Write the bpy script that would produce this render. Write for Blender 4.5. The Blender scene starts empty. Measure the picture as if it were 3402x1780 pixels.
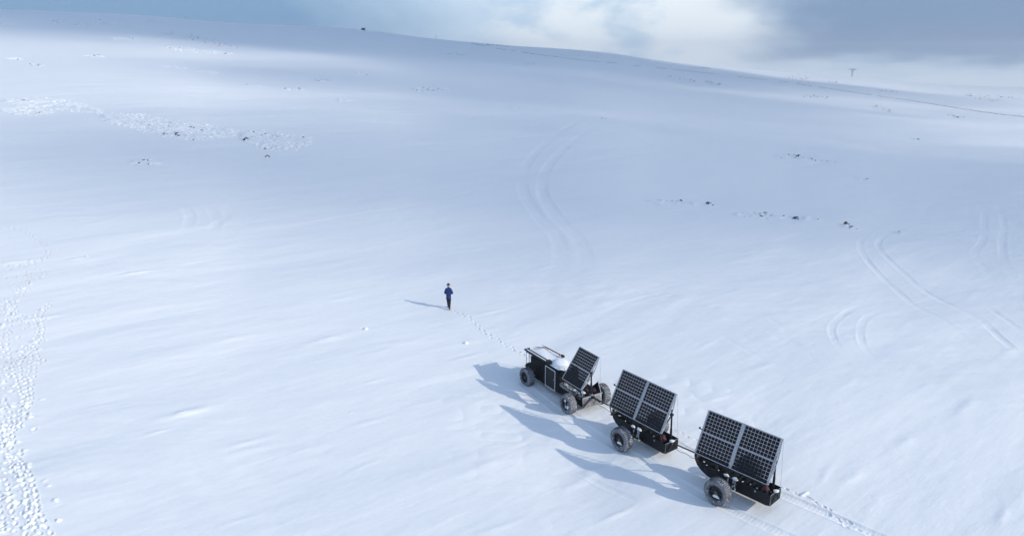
import bpy, math, random
import numpy as np
from mathutils import Vector, Matrix
R = math.radians
random.seed(7)
scene = bpy.context.scene
col = scene.collection

# ------------------------------------------------------------------ camera, sky, sun, exposure
CAM_H = 18.336; PITCH = R(16.25866); F_PX = 2376.72; PW, PH = 3402.0, 1780.0
cd = bpy.data.cameras.new('camera'); cam = bpy.data.objects.new('camera', cd); col.objects.link(cam)
cam.location = (0, 0, CAM_H); cam.rotation_euler = (math.pi / 2 - PITCH, 0, 0)
cd.sensor_width = 36.0; cd.sensor_fit = 'HORIZONTAL'; cd.lens = F_PX / PW * 36.0
cd.clip_start = 0.5; cd.clip_end = 20000
scene.camera = cam
scene.view_settings.view_transform = 'Standard'; scene.view_settings.look = 'None'
scene.view_settings.gamma = 1.0; scene.view_settings.exposure = 0.60
SUN_EL = 25.0; SH_AZ = 161.0                     # shadows run towards SH_AZ (degrees from +X)
sd = Vector((-math.cos(R(SH_AZ)), -math.sin(R(SH_AZ)), math.tan(R(SUN_EL)))).normalized()
HAZE = 0.00036; SUN_STRENGTH = 2.0; SKY_STRENGTH = 0.15
sl = bpy.data.lights.new('sun', 'SUN'); sun = bpy.data.objects.new('sun', sl); col.objects.link(sun)
sl.energy = SUN_STRENGTH; sl.angle = R(0.5); sl.color = (1.0, 0.925, 0.80)
sun.rotation_euler = sd.to_track_quat('Z', 'Y').to_euler(); sun.location = (40, -20, 60)

world = bpy.data.worlds.new('World'); scene.world = world; world.use_nodes = True
def build_world():
    nt = world.node_tree; nt.nodes.clear(); N = nt.nodes.new; Lk = nt.links.new
    out = N('ShaderNodeOutputWorld'); mixs = N('ShaderNodeMixShader'); Lk(mixs.outputs[0], out.inputs[0])
    b1 = N('ShaderNodeBackground'); b1.inputs[1].default_value = SKY_STRENGTH
    sky = N('ShaderNodeTexSky'); sky.sky_type = 'NISHITA'; sky.sun_disc = False
    sky.sun_elevation = R(SUN_EL); sky.sun_rotation = math.atan2(sd.x, sd.y); sky.altitude = 600
    sky.air_density = 1.0; sky.dust_density = 0.7; sky.ozone_density = 1.0
    Lk(sky.outputs[0], b1.inputs[0])
    b2 = N('ShaderNodeBackground'); b2.inputs[1].default_value = 0.75
    Lk(b1.outputs[0], mixs.inputs[1]); Lk(b2.outputs[0], mixs.inputs[2])
    tc = N('ShaderNodeTexCoord'); sep = N('ShaderNodeSeparateXYZ'); Lk(tc.outputs['Generated'], sep.inputs[0])
    def M(op, a, b=None, clamp=False):
        m = N('ShaderNodeMath'); m.operation = op; m.use_clamp = clamp
        for i, v in enumerate((a, b)):
            if v is None: continue
            if isinstance(v, (int, float)): m.inputs[i].default_value = v
            else: Lk(v, m.inputs[i])
        return m.outputs[0]
    def MR(v, a, b, c=0.0, d=1.0):
        m = N('ShaderNodeMapRange'); m.interpolation_type = 'SMOOTHSTEP'; m.clamp = True
        Lk(v, m.inputs[0])
        for i, x in enumerate((a, b, c, d)): m.inputs[i + 1].default_value = x
        return m.outputs[0]
    az = M('MULTIPLY', M('ARCTAN2', sep.outputs[0], sep.outputs[1]), 57.2958)
    el = M('MULTIPLY', M('ARCSINE', sep.outputs[2]), 57.2958)
    def noise(sx, sz, scale, det, off):
        c = N('ShaderNodeCombineXYZ'); Lk(M('MULTIPLY', az, sx), c.inputs[0]); Lk(M('MULTIPLY', el, sz), c.inputs[1]); c.inputs[2].default_value = off
        n = N('ShaderNodeTexNoise'); n.inputs['Scale'].default_value = scale; n.inputs['Detail'].default_value = det; n.inputs['Roughness'].default_value = 0.55
        n.inputs['Distortion'].default_value = 0.3
        Lk(c.outputs[0], n.inputs['Vector']); return n.outputs[0]
    def mixc(f, a, b):
        m = N('ShaderNodeMix'); m.data_type = 'RGBA'; Lk(f, m.inputs[0])
        for i, v in ((6, a), (7, b)):
            if isinstance(v, tuple): m.inputs[i].default_value = (*v, 1)
            else: Lk(v, m.inputs[i])
        return m.outputs[2]
    big = noise(.05, .13, 1.0, 5, 3.1); wisp = noise(.17, .34, 1.0, 8, 8.7); lowm = noise(.25, 1.6, 1.0, 5, 1.2)
    warp = M('MULTIPLY', M('SUBTRACT', big, .5), 22.0)
    azw = M('ADD', az, warp)
    elw = M('ADD', el, M('MULTIPLY', M('SUBTRACT', wisp, .5), 2.6))
    blue = (.22, .37, .57); pale = (.55, .70, .86); white = (.84, .92, .99); slate = (.24, .345, .52)
    c = mixc(MR(azw, -17, -3), blue, pale)
    # bright wisps through the middle
    wm = M('MULTIPLY', MR(wisp, .36, .58), M('MULTIPLY', MR(azw, -6, 4), MR(azw, 26, 15)))
    c = mixc(wm, c, white)
    # dark cloud bank on the right, above the low mist
    dm = M('MULTIPLY', MR(azw, 14, 24), MR(elw, -1.0, .8))
    c = mixc(M('MULTIPLY', dm, .97), c, slate)
    # drifting snow mist along the right horizon
    mist = M('MULTIPLY', MR(azw, 4, 14), M('MULTIPLY', MR(M('ADD', el, M('MULTIPLY', lowm, 2.8)), 1.9, -.3), .85))
    c = mixc(mist, c, (.82, .92, 1.03))
    # higher up the sheet breaks into softer cloud
    up = noise(.02, .05, 1.0, 5, 5.0)
    c = mixc(M('MULTIPLY', MR(el, 6, 16), 1.0), c, (.62, .70, .80))
    Lk(c, b2.inputs[0])
    mask = M('MAXIMUM', MR(el, 12, 5), M('MULTIPLY', MR(up, .36, .60), .22))
    Lk(mask, mixs.inputs[0])
build_world()

# ------------------------------------------------------------------ helpers
def tag(o, label=None, cat=None, group=None, kind=None):
    if label: o['label'] = label
    if cat: o['category'] = cat
    if group: o['group'] = group
    if kind: o['kind'] = kind
    return o
def empty(name, loc, rz=0.0):
    o = bpy.data.objects.new(name, None); col.objects.link(o); o.location = loc; o.rotation_euler = (0, 0, rz)
    o.empty_display_size = .3
    return o

def principled(name, color, rough=.6, metal=0.0, noise=None, bump=None, spec=.5, speck=None):
    """noise=(scale, dark factor, light factor); bump=(scale, strength); speck=(scale, threshold, colour)"""
    m = bpy.data.materials.new(name); m.use_nodes = True; nt = m.node_tree; N = nt.nodes.new; Lk = nt.links.new
    p = nt.nodes['Principled BSDF']; p.inputs['Roughness'].default_value = rough; p.inputs['Metallic'].default_value = metal
    p.inputs['Base Color'].default_value = (*color, 1); p.inputs['Specular IOR Level'].default_value = spec
    tc = N('ShaderNodeTexCoord'); cur = None
    if noise:
        n = N('ShaderNodeTexNoise'); n.inputs['Scale'].default_value = noise[0]; n.inputs['Detail'].default_value = 6
        Lk(tc.outputs['Object'], n.inputs['Vector'])
        r = N('ShaderNodeValToRGB'); r.color_ramp.elements[0].position = .3; r.color_ramp.elements[1].position = .7
        r.color_ramp.elements[0].color = (*[c * noise[1] for c in color], 1); r.color_ramp.elements[1].color = (*[min(1, c * noise[2]) for c in color], 1)
        Lk(n.outputs[0], r.inputs[0]); Lk(r.outputs[0], p.inputs['Base Color']); cur = r.outputs[0]
    if speck:
        n = N('ShaderNodeTexNoise'); n.inputs['Scale'].default_value = speck[0]; n.inputs['Detail'].default_value = 4
        Lk(tc.outputs['Object'], n.inputs['Vector'])
        r = N('ShaderNodeMapRange'); r.inputs[1].default_value = speck[1]; r.inputs[2].default_value = speck[1] + .06
        Lk(n.outputs[0], r.inputs[0])
        mx = N('ShaderNodeMix'); mx.data_type = 'RGBA'; Lk(r.outputs[0], mx.inputs[0])
        if cur: Lk(cur, mx.inputs[6])
        else: mx.inputs[6].default_value = (*color, 1)
        mx.inputs[7].default_value = (*speck[2], 1); Lk(mx.outputs[2], p.inputs['Base Color'])
    if bump:
        n = N('ShaderNodeTexNoise'); n.inputs['Scale'].default_value = bump[0]; n.inputs['Detail'].default_value = 4
        Lk(tc.outputs['Object'], n.inputs['Vector'])
        b = N('ShaderNodeBump'); b.inputs['Strength'].default_value = bump[1]; b.inputs['Distance'].default_value = .02
        Lk(n.outputs[0], b.inputs['Height']); Lk(b.outputs[0], p.inputs['Normal'])
    return m

SNOWC = (.86, .88, .895)
def snow_material():
    m = bpy.data.materials.new('snow'); m.use_nodes = True; nt = m.node_tree; N = nt.nodes.new; Lk = nt.links.new
    p = nt.nodes['Principled BSDF']; p.inputs['Roughness'].default_value = .55; p.inputs['Base Color'].default_value = (*SNOWC, 1)
    p.inputs['Specular IOR Level'].default_value = .25
    g = N('ShaderNodeNewGeometry')
    def stretched(ang, lx, ly, det, rough=.55):
        mp = N('ShaderNodeMapping'); mp.vector_type = 'TEXTURE'; mp.inputs['Rotation'].default_value = (0, 0, R(ang)); mp.inputs['Scale'].default_value = (lx, ly, 1)
        Lk(g.outputs['Position'], mp.inputs[0])
        n = N('ShaderNodeTexNoise'); n.inputs['Scale'].default_value = 1; n.inputs['Detail'].default_value = det; n.inputs['Roughness'].default_value = rough
        Lk(mp.outputs[0], n.inputs['Vector']); return n.outputs[0]
    def M(op, a, b):
        x = N('ShaderNodeMath'); x.operation = op
        for i, v in enumerate((a, b)):
            if isinstance(v, (int, float)): x.inputs[i].default_value = v
            else: Lk(v, x.inputs[i])
        return x.outputs[0]
    s1 = stretched(40, 3.5, .55, 5); s2 = stretched(40, .35, .10, 3); s3 = stretched(38, 30, 7, 4)
    h = M('ADD', M('MULTIPLY', s1, .028), M('MULTIPLY', s2, .008))
    h = M('ADD', h, M('MULTIPLY', s3, .30))
    # tyre tread ribs inside the ruts: attributes are baked on the mesh
    a = N('ShaderNodeAttribute'); a.attribute_name = 'rut'; u = N('ShaderNodeAttribute'); u.attribute_name = 'rut_u'
    rib = M('MULTIPLY', M('MULTIPLY', M('SINE', M('MULTIPLY', u.outputs['Fac'], 2 * math.pi / .17), 0), a.outputs['Fac']), .003)
    h = M('ADD', h, rib)
    b = N('ShaderNodeBump'); b.inputs['Strength'].default_value = .8; b.inputs['Distance'].default_value = 1.0
    Lk(h, b.inputs['Height']); Lk(b.outputs[0], p.inputs['Normal'])
    return m
MAT = {}
MAT['snow'] = snow_material()
MAT['snowcap'] = principled('snow_lump', SNOWC, .6, bump=(6, .5))
MAT['rock'] = principled('dark_rock', (.060, .058, .062), .85, noise=(2.5, .5, 2.2), bump=(7, .8), speck=(1.9, .53, (.8, .83, .88)))
MAT['redrock'] = principled('reddish_scrub', (.16, .115, .12), .9, noise=(1.5, .6, 1.6), speck=(1.9, .52, (.8, .83, .88)))
MAT['black'] = principled('black_plastic', (.005, .006, .008), .65, spec=.12, noise=(3, .7, 1.8), bump=(30, .12), speck=(4.0, .74, (.5, .53, .58)))
MAT['hull'] = principled('black_hull', (.006, .007, .009), .55, spec=.18, noise=(1.7, .5, 2.4), bump=(14, .25), speck=(5.5, .70, (.42, .45, .5)))
MAT['tyre'] = principled('dusty_rubber', (.075, .076, .086), .8, noise=(5, .6, 1.7), speck=(9, .60, (.5, .52, .58)))
MAT['tyresnow'] = principled('packed_snow_in_tread', (.47, .49, .53), .8, noise=(7, .6, 1.3))
MAT['rim'] = principled('rim_plastic', (.02, .021, .025), .5, speck=(7, .66, (.55, .58, .63)))
MAT['alu'] = principled('white_aluminium', (.42, .44, .48), .4, .35, noise=(9, .85, 1.08))
MAT['steel'] = principled('black_steel', (.010, .011, .015), .45, .3)
MAT['cell'] = principled('solar_cell', (.005, .006, .010), .5, noise=(5, .7, 1.5), spec=.15)
MAT['red'] = principled('faded_red_paint', (.22, .055, .07), .6, noise=(14, .6, 1.3), speck=(8, .6, (.5, .5, .53)))
MAT['darkred'] = principled('dark_red_strap', (.05, .010, .020), .7)
MAT['greyplate'] = principled('scuffed_grey_sheet', (.20, .195, .205), .55, .2, noise=(4, .35, 1.9), bump=(9, .4), speck=(4, .62, (.62, .64, .68)))
MAT['jacket'] = principled('blue_jacket', (.004, .028, .135), .8, noise=(9, .75, 1.25), bump=(14, .6))
MAT['trousers'] = principled('black_trousers', (.008, .009, .012), .8, bump=(16, .5))
MAT['boots'] = principled('black_boots', (.012, .012, .014), .6, speck=(10, .62, (.4, .42, .46)))
MAT['skin'] = principled('skin', (.45, .27, .20), .6)
MAT['cap'] = principled('dark_grey_cap', (.03, .033, .037), .85)
MAT['glove'] = principled('black_glove', (.010, .010, .012), .8)
MAT['pylon'] = principled('galvanised_steel', (.16, .17, .19), .6, .3)
MAT['wood'] = principled('dark_timber', (.035, .033, .036), .8, noise=(3, .6, 1.5))
def glass_mat():
    m = bpy.data.materials.new('clear_backsheet'); m.use_nodes = True; nt = m.node_tree; nt.nodes.clear(); N = nt.nodes.new; Lk = nt.links.new
    o = N('ShaderNodeOutputMaterial'); t = N('ShaderNodeBsdfTransparent'); t.inputs[0].default_value = (.38, .40, .46, 1)
    tr = N('ShaderNodeBsdfTranslucent'); tr.inputs[0].default_value = (.35, .37, .42, 1); g = N('ShaderNodeBsdfGlossy'); g.inputs['Roughness'].default_value = .15
    a = N('ShaderNodeMixShader'); a.inputs[0].default_value = .16; Lk(t.outputs[0], a.inputs[1]); Lk(tr.outputs[0], a.inputs[2])
    b = N('ShaderNodeMixShader'); b.inputs[0].default_value = .015; Lk(a.outputs[0], b.inputs[1]); Lk(g.outputs[0], b.inputs[2]); Lk(b.outputs[0], o.inputs[0])
    return m
MAT['glass'] = glass_mat()

class MB:
    def __init__(s): s.v = []; s.f = []; s.m = []; s.mats = []
    def mi(s, mat):
        if mat not in s.mats: s.mats.append(mat)
        return s.mats.index(mat)
    def add(s, vs, fs, mat):
        o = len(s.v); s.v += [tuple(x) for x in vs]; k = s.mi(mat)
        for f in fs: s.f.append(tuple(i + o for i in f)); s.m.append(k)
    def frame(s, o, ax, ay, az, mat):
        """box centred at o with half-axis vectors"""
        o, ax, ay, az = map(Vector, (o, ax, ay, az)); P = []
        for i in (-1, 1):
            for j in (-1, 1):
                for k in (-1, 1): P.append(o + ax * i + ay * j + az * k)
        s.add(P, [(0, 1, 3, 2), (4, 6, 7, 5), (0, 4, 5, 1), (2, 3, 7, 6), (0, 2, 6, 4), (1, 5, 7, 3)], mat)
    def box(s, x0, x1, y0, y1, z0, z1, mat):
        s.frame(((x0 + x1) / 2, (y0 + y1) / 2, (z0 + z1) / 2), ((x1 - x0) / 2, 0, 0), (0, (y1 - y0) / 2, 0), (0, 0, (z1 - z0) / 2), mat)
    def tube(s, p, q, r, mat, n=10, r2=None, cap=True):
        p, q = Vector(p), Vector(q); d = (q - p).normalized(); a = d.orthogonal().normalized(); b = d.cross(a); r2 = r if r2 is None else r2
        V = [p + (a * math.cos(2 * math.pi * i / n) + b * math.sin(2 * math.pi * i / n)) * r for i in range(n)]
        V += [q + (a * math.cos(2 * math.pi * i / n) + b * math.sin(2 * math.pi * i / n)) * r2 for i in range(n)]
        F = [(i, (i + 1) % n, n + (i + 1) % n, n + i) for i in range(n)]
        if cap: F += [tuple(range(n - 1, -1, -1)), tuple(range(n, 2 * n))]
        s.add(V, F, mat)
    def beam(s, p, q, w, h, mat, up=(0, 0, 1)):
        p, q = Vector(p), Vector(q); d = (q - p); l = d.length / 2; d.normalize(); sd_ = d.cross(Vector(up))
        if sd_.length < 1e-4: sd_ = d.orthogonal()
        sd_.normalize(); u = sd_.cross(d)
        s.frame((p + q) / 2, d * l, sd_ * w / 2, u * h / 2, mat)
    def path(s, pts, r, mat, n=8):
        for a, b in zip(pts, pts[1:]): s.tube(a, b, r, mat, n)
    def blob(s, c, rad, mat, jit=.12, seg=12, rings=8, seed=1, flat=None):
        rnd = random.Random(seed); V = []; F = []
        ph = [rnd.uniform(0, 6.28) for _ in range(6)]
        for i in range(rings + 1):
            th = math.pi * i / rings
            for j in range(seg):
                a = 2 * math.pi * j / seg
                k = 1 + jit * (math.sin(3 * a + ph[0] + 2 * th) * .5 + math.sin(2 * a + ph[1] - 3 * th) * .5 + rnd.uniform(-.5, .5) * (0 < i < rings))
                z = math.cos(th) * k
                if flat is not None: z = max(z, flat)
                V.append((c[0] + rad[0] * math.sin(th) * math.cos(a) * k, c[1] + rad[1] * math.sin(th) * math.sin(a) * k, c[2] + rad[2] * z))
        for i in range(rings):
            for j in range(seg): F.append((i * seg + j, (i + 1) * seg + j, (i + 1) * seg + (j + 1) % seg, i * seg + (j + 1) % seg))
        s.add(V, F, mat)
    def build(s, name, parent=None, smooth=False, bevel=0.0):
        me = bpy.data.meshes.new(name); me.from_pydata(s.v, [], s.f); me.update()
        for m in s.mats: me.materials.append(m)
        me.polygons.foreach_set('material_index', s.m)
        if smooth: me.polygons.foreach_set('use_smooth', [True] * len(s.f))
        o = bpy.data.objects.new(name, me); col.objects.link(o)
        if parent: o.parent = parent
        if bevel:
            b = o.modifiers.new('bevel', 'BEVEL'); b.width = bevel; b.segments = 2; b.limit_method = 'ANGLE'
        return o

# ------------------------------------------------------------------ terrain
def _hash(ix, iy, seed):
    h = (ix.astype(np.int64) * 374761393 + iy.astype(np.int64) * 668265263 + seed * 1442695041) & 0xffffffff
    h = ((h ^ (h >> 13)) * 1274126177) & 0xffffffff
    h = (h ^ (h >> 16)) & 0xffff
    return h / 65535.0
def vn(x, y, seed=0):
    x = np.asarray(x, float); y = np.asarray(y, float)
    ix = np.floor(x); iy = np.floor(y); fx = x - ix; fy = y - iy
    fx = fx * fx * fx * (fx * (fx * 6 - 15) + 10); fy = fy * fy * fy * (fy * (fy * 6 - 15) + 10)
    a = _hash(ix, iy, seed); b = _hash(ix + 1, iy, seed); c = _hash(ix, iy + 1, seed); d = _hash(ix + 1, iy + 1, seed)
    return (a * (1 - fx) + b * fx) * (1 - fy) + (c * (1 - fx) + d * fx) * fy - .5
def sst(x, a, b):
    t = np.clip((x - a) / (b - a), 0, 1); return t * t * (3 - 2 * t)
CP, SP = math.cos(PITCH), math.sin(PITCH)
def ray(px, py):
    a = (px - PW / 2) / F_PX; b = (PH / 2 - py) / F_PX
    d = np.array([a, CP + b * SP, -SP + b * CP]); return d / np.linalg.norm(d)
# the hillside's crest, surveyed as bearing / elevation pairs
crest = [(0, 30), (240, 38), (503, 50), (712, 73), (997, 84), (1200, 98), (1290, 109), (1385, 124), (1575, 142), (1717, 154), (1907, 164), (2049, 178), (2200, 203), (2437, 224), (2675, 245), (2831, 254), (3054, 277), (3244, 287), (3402, 291)]
_az = []; _el = []
for px, py in crest:
    d = ray(px, py); _az.append(math.degrees(math.atan2(d[0], d[1]))); _el.append(math.degrees(math.asin(d[2])))
AZ = np.array([-180, -110, -60] + _az + [60, 110, 180]); EL = np.array([-1.7, -.5, 3.3] + _el + [-1.9, -1.8, -1.7])
_g = np.arange(-180, 180.01, .25)
def _sm(v, s):
    k = np.exp(-.5 * (np.arange(-60, 61) * .25 / s) ** 2); k /= k.sum(); return np.convolve(np.pad(v, 60, mode='edge'), k, 'valid')
ELS = _sm(np.interp(_g, AZ, EL), 1.3)
_dd = lambda a: np.interp(a, [-180, -60, -34, -22, -11, 0, 11, 24, 35, 60, 180], [620, 600, 620, 680, 740, 700, 800, 1300, 1500, 900, 620])
DDS = _sm(_dd(_g), 4.5)
def DD(a):
    return _cub(a, DDS)
def _cub(a, T):
    q = (np.asarray(a, float) + 180) / .25; i = np.clip(np.floor(q).astype(int), 0, len(T) - 2); f = q - i; return T[i] * (1 - f) + T[i + 1] * f
def base_z(X, Y):
    X = np.asarray(X, float); Y = np.asarray(Y, float)
    d = np.hypot(X, Y) + 1e-6; az = np.degrees(np.arctan2(X, Y)); D = DD(az)
    zc = CAM_H + D * np.tan(np.radians(_cub(az, ELS)))
    t = d / D
    z = zc * np.minimum(t, 1.0) - np.where(t > 1, D * ((np.minimum(t, 2.5) - 1) * .05 + np.minimum(t - 1, .3) ** 2 * .3), 0)
    r2 = (X - 7) ** 2 + (Y - 31) ** 2
    w = r2 / (r2 + 33.0 ** 2)
    z = z * w
    # broad rolls in the snowfield
    rr = sst(np.sqrt(r2), 8, 40)
    z = z + rr * (vn(X / 38 + 3.3, Y / 38 + 1.7, 5) * .9 + vn(X / 17, Y / 17, 6) * .22) * (1 - sst(d, 250, 520))
    return z + dip(X, Y)
VEH = {'rear': (9.297, 26.734, -0.8177), 'mid': (5.862, 30.971, -0.9287), 'rover': (3.220, 34.450, -1.0131)}
def vloc(v, x, y):
    X, Y, yaw = VEH[v]; a = yaw + math.pi
    return (X + x * math.cos(a) - y * math.sin(a), Y + x * math.sin(a) + y * math.cos(a))
_kn = [(*vloc(v, x, y), z) for v, x, y, z in (('rear', 8.3, 1.9, -.14), ('rear', 5.4, 2.3, -.28), ('rear', 4.4, .8, .0), ('mid', 7.8, 2.5, .0), ('mid', 4.4, 2.6, -.10), ('mid', 4.2, .9, .05),
    ('rear', .25, .3, 0), ('rear', .25, -2.2, 0), ('mid', .25, .3, 0), ('mid', .25, -2.2, 0), ('rover', .44, 0, 0), ('rover', .44, -2.4, 0), ('rover', 4.44, 0, 0), ('rover', 4.44, -2.4, 0), ('rear', 3.0, -1, 0))]
_kp = np.array(_kn); SG = 1.9
_kA = np.exp(-((_kp[:, None, 0] - _kp[None, :, 0]) ** 2 + (_kp[:, None, 1] - _kp[None, :, 1]) ** 2) / (2 * SG * SG)) + np.eye(len(_kp)) * .05
_kw = np.linalg.solve(_kA, _kp[:, 2])
def dip(X, Y):
    z = np.zeros_like(X)
    for (a, b, _), w in zip(_kp, _kw): z = z + w * np.exp(-((X - a) ** 2 + (Y - b) ** 2) / (2 * SG * SG))
    return z
def fine_z(X, Y):
    """wind-packed ripples; long axis runs up to the right"""
    d = np.hypot(X, Y); a = R(40); a2 = R(8); u2 = X * math.cos(a2) + Y * math.sin(a2); v2 = -X * math.sin(a2) + Y * math.cos(a2) + vn(X / 9, Y / 9, 33) * 4; wob = vn(X / 23, Y / 23, 31) * 7
    u = X * math.cos(a) + Y * math.sin(a); v = -X * math.sin(a) + Y * math.cos(a) + wob
    m1 = .35 + 1.3 * np.clip(vn(X / 11, Y / 11, 12) + .45, 0, 1)
    f1 = 1 - sst(d, 140, 300); f2 = 1 - sst(d, 55, 120); f3 = 1 - sst(d, 34, 60)
    z = vn(u / 8, v / 2.2, 21) * .095 * m1 * f1 + vn(u / 3.2, v / .8, 22) * .017 * m1 * f1 + vn(X / 5 + v / 9, Y / 4, 28) * .05 * f1
    m2 = np.clip(vn(X / 14, Y / 14, 41) * 3.2 + .1, 0, 1); z = z + (vn(u2 / 3.0, v2 / 1.1, 42) * .06 + vn(u2 / 1.1, v2 / .5, 43) * .018) * m2 * f1
    m3 = np.clip(vn(X / 9, Y / 9, 45) * 4 - .5, 0, 1); z = z + np.abs(vn(X / 1.1, Y / .9, 46)) * .07 * m3 * f2
    z = z + vn(u / 1.3, v / .34, 23) * .006 * m1 * f2 + vn(X / .22, Y / .22, 24) * .004 * f3 + vn(X / .7, Y / .6, 25) * .008 * f2
    return z
def ground(px, py):
    d = ray(px, py); o = np.array([0, 0, CAM_H])
    ts = 20 * 1.012 ** np.arange(0, 420)
    P = o[None] + ts[:, None] * d[None]; below = P[:, 2] < base_z(P[:, 0], P[:, 1])
    k = int(np.argmax(below)) if below.any() else len(ts) - 1
    a, b = ts[max(0, k - 1)], ts[k]
    for _ in range(30):
        m = (a + b) / 2; p = o + m * d
        if p[2] < base_z(p[0], p[1]): b = m
        else: a = m
    p = o + b * d; return np.array([p[0], p[1], float(base_z(p[0], p[1]))])
def gpoly(pts): return np.array([ground(*p) for p in pts])
def Z5(l): return [(2100 + x / 1.9785, 560 + y / 1.9785) for x, y in l]
def Z7(l): return [(x / 1.8214, 560 + y / 1.8214) for x, y in l]
def Z4(l): return [(x / 1.2967, 740 + y / 1.2967) for x, y in l]

# vehicle frames on the snow: x forward, y towards the camera's side
VEH = {'rear': (9.297, 26.734, -0.8177), 'mid': (5.862, 30.971, -0.9287), 'rover': (3.220, 34.450, -1.0131)}
def vloc(v, x, y):
    X, Y, yaw = VEH[v]; a = yaw + math.pi
    return (X + x * math.cos(a) - y * math.sin(a), Y + x * math.sin(a) + y * math.cos(a))
def vz(v): 
    p = vloc(v, .3, -1); return float(base_z(p[0], p[1]))

def smooth_poly(P, n=6):
    P = np.asarray(P, float)[:, :2]; out = []
    Q = np.vstack([2 * P[0] - P[1], P, 2 * P[-1] - P[-2]])
    for i in range(1, len(Q) - 2):
        for k in range(n):
            t = k / n; a, b, c, d = Q[i - 1], Q[i], Q[i + 1], Q[i + 2]
            out.append(.5 * ((2 * b) + (-a + c) * t + (2 * a - 5 * b + 4 * c - d) * t * t + (-a + 3 * b - 3 * c + d) * t ** 3))
    out.append(P[-1]); return np.array(out)

RUTS = []          # (polyline xy, half width, depth, berm, tread)
for side in (.30, -2.30):
    back = [vloc('rear', .25 - k, side - .012 * k * k * .3) for k in (16, 12, 8, 4)]
    RUTS.append((smooth_poly(back + [vloc('rear', .25, side), vloc('mid', .25, side), vloc('rover', .45, side + .0), vloc('rover', 2.4, side - .1), vloc('rover', 4.4, side - .08)]), .24, .034, .012, .8))
old = lambda pts, w, dp, bm, tr: RUTS.append((smooth_poly(gpoly(pts)), w, dp * .42, bm * .30, tr * .3))
old2 = lambda pts, w, dp, bm, tr: RUTS.append((smooth_poly(gpoly(pts)), w, dp, bm * .7, tr * .3))
old2([(1852, 1540), (1940, 1583), (2030, 1625), (2120, 1664)], .16, .03, .03, 1.0)
old2([(1875, 1575), (1935, 1612), (2010, 1650), (2090, 1690)], .30, -.015, .02, .6)
old(Z5([(2050, 365), (1850, 380), (1700, 420), (1620, 480), (1640, 550), (1800, 700), (1900, 790), (2000, 850), (2200, 950), (2350, 1060), (2576, 1230)]), .32, .07, .035, .5)
old(Z5([(1640, 385), (1530, 440), (1500, 520), (1580, 650), (1720, 780), (1860, 900), (2050, 1000), (2200, 1120), (2400, 1260)]), .32, .07, .035, .5)
old(Z5([(1800, 905), (1650, 930), (1530, 990), (1500, 1080), (1530, 1180), (1620, 1260)]), .26, .05, .03, .5)
old(Z5([(1600, 870), (1450, 920), (1350, 990), (1310, 1060), (1350, 1160), (1430, 1240)]), .26, .05, .03, .5)
old(Z5([(2400, 210), (2440, 350), (2430, 500), (2450, 620), (2520, 740)]), .4, .08, .03, .4)
old(Z5([(2310, 240), (2310, 450), (2250, 550), (2310, 650), (2400, 760)]), .4, .08, .03, .4)
old(Z5([(2320, 900), (2450, 990), (2576, 1080)]), .3, .06, .03, .4)
old(Z5([(2150, 900), (2300, 1000), (2440, 1130), (2576, 1250)]), .3, .05, .03, .4)
old(Z5([(560, 1090), (700, 1160), (900, 1266)]), .2, .035, .02, .3)
old(Z5([(860, 960), (960, 1020), (1060, 1062)]), .2, .04, .02, .3)
old(Z5([(140, 780), (260, 740), (420, 705), (700, 700)]), .3, .03, .02, .3)
old(Z5([(160, 860), (280, 830), (380, 800)]), .3, .03, .02, .3)
old(Z7([(480, 655), (640, 705), (800, 742), (1000, 812), (1200, 885), (1390, 950)]), .17, -.07, .0, .2)
old(Z7([(900, 755), (1200, 765), (1500, 775)]), .2, .04, .01, 0)
old(Z7([(470, 352), (600, 325), (700, 295), (755, 270)]), .28, -.08, .0, 0)
old(Z7([(200, 315), (340, 296), (600, 290)]), .4, -.08, .0, 0)
old(Z7([(130, 250), (400, 232), (660, 232)]), .35, -.05, .0, 0)
old(Z7([(960, 150), (1090, 210), (1150, 290), (1110, 400)]), .5, .05, .03, .3)
old(Z7([(1150, 170), (1260, 230), (1310, 320), (1270, 420)]), .5, .05, .03, .3)
old([(2300, 960), (2150, 985), (2010, 1040), (1900, 1130)], .3, .04, .03, .3)
old([(300, 690), (480, 640), (700, 655), (760, 700), (690, 760), (520, 790)], .45, .05, .03, .3)
old([(1700, 600), (1400, 680), (1150, 720), (900, 770)], .5, .05, .03, .2)
old2([(1990, 370), (1860, 440), (1760, 530), (1735, 620), (1780, 710), (1850, 790), (1862, 880), (1810, 940), (1850, 1010), (1960, 1080)], .75, .055, .018, .3)
old2([(2060, 380), (1930, 450), (1830, 540), (1800, 630), (1850, 720), (1925, 800), (1945, 890), (1900, 960), (1940, 1040)], .75, .055, .018, .3)

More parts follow.
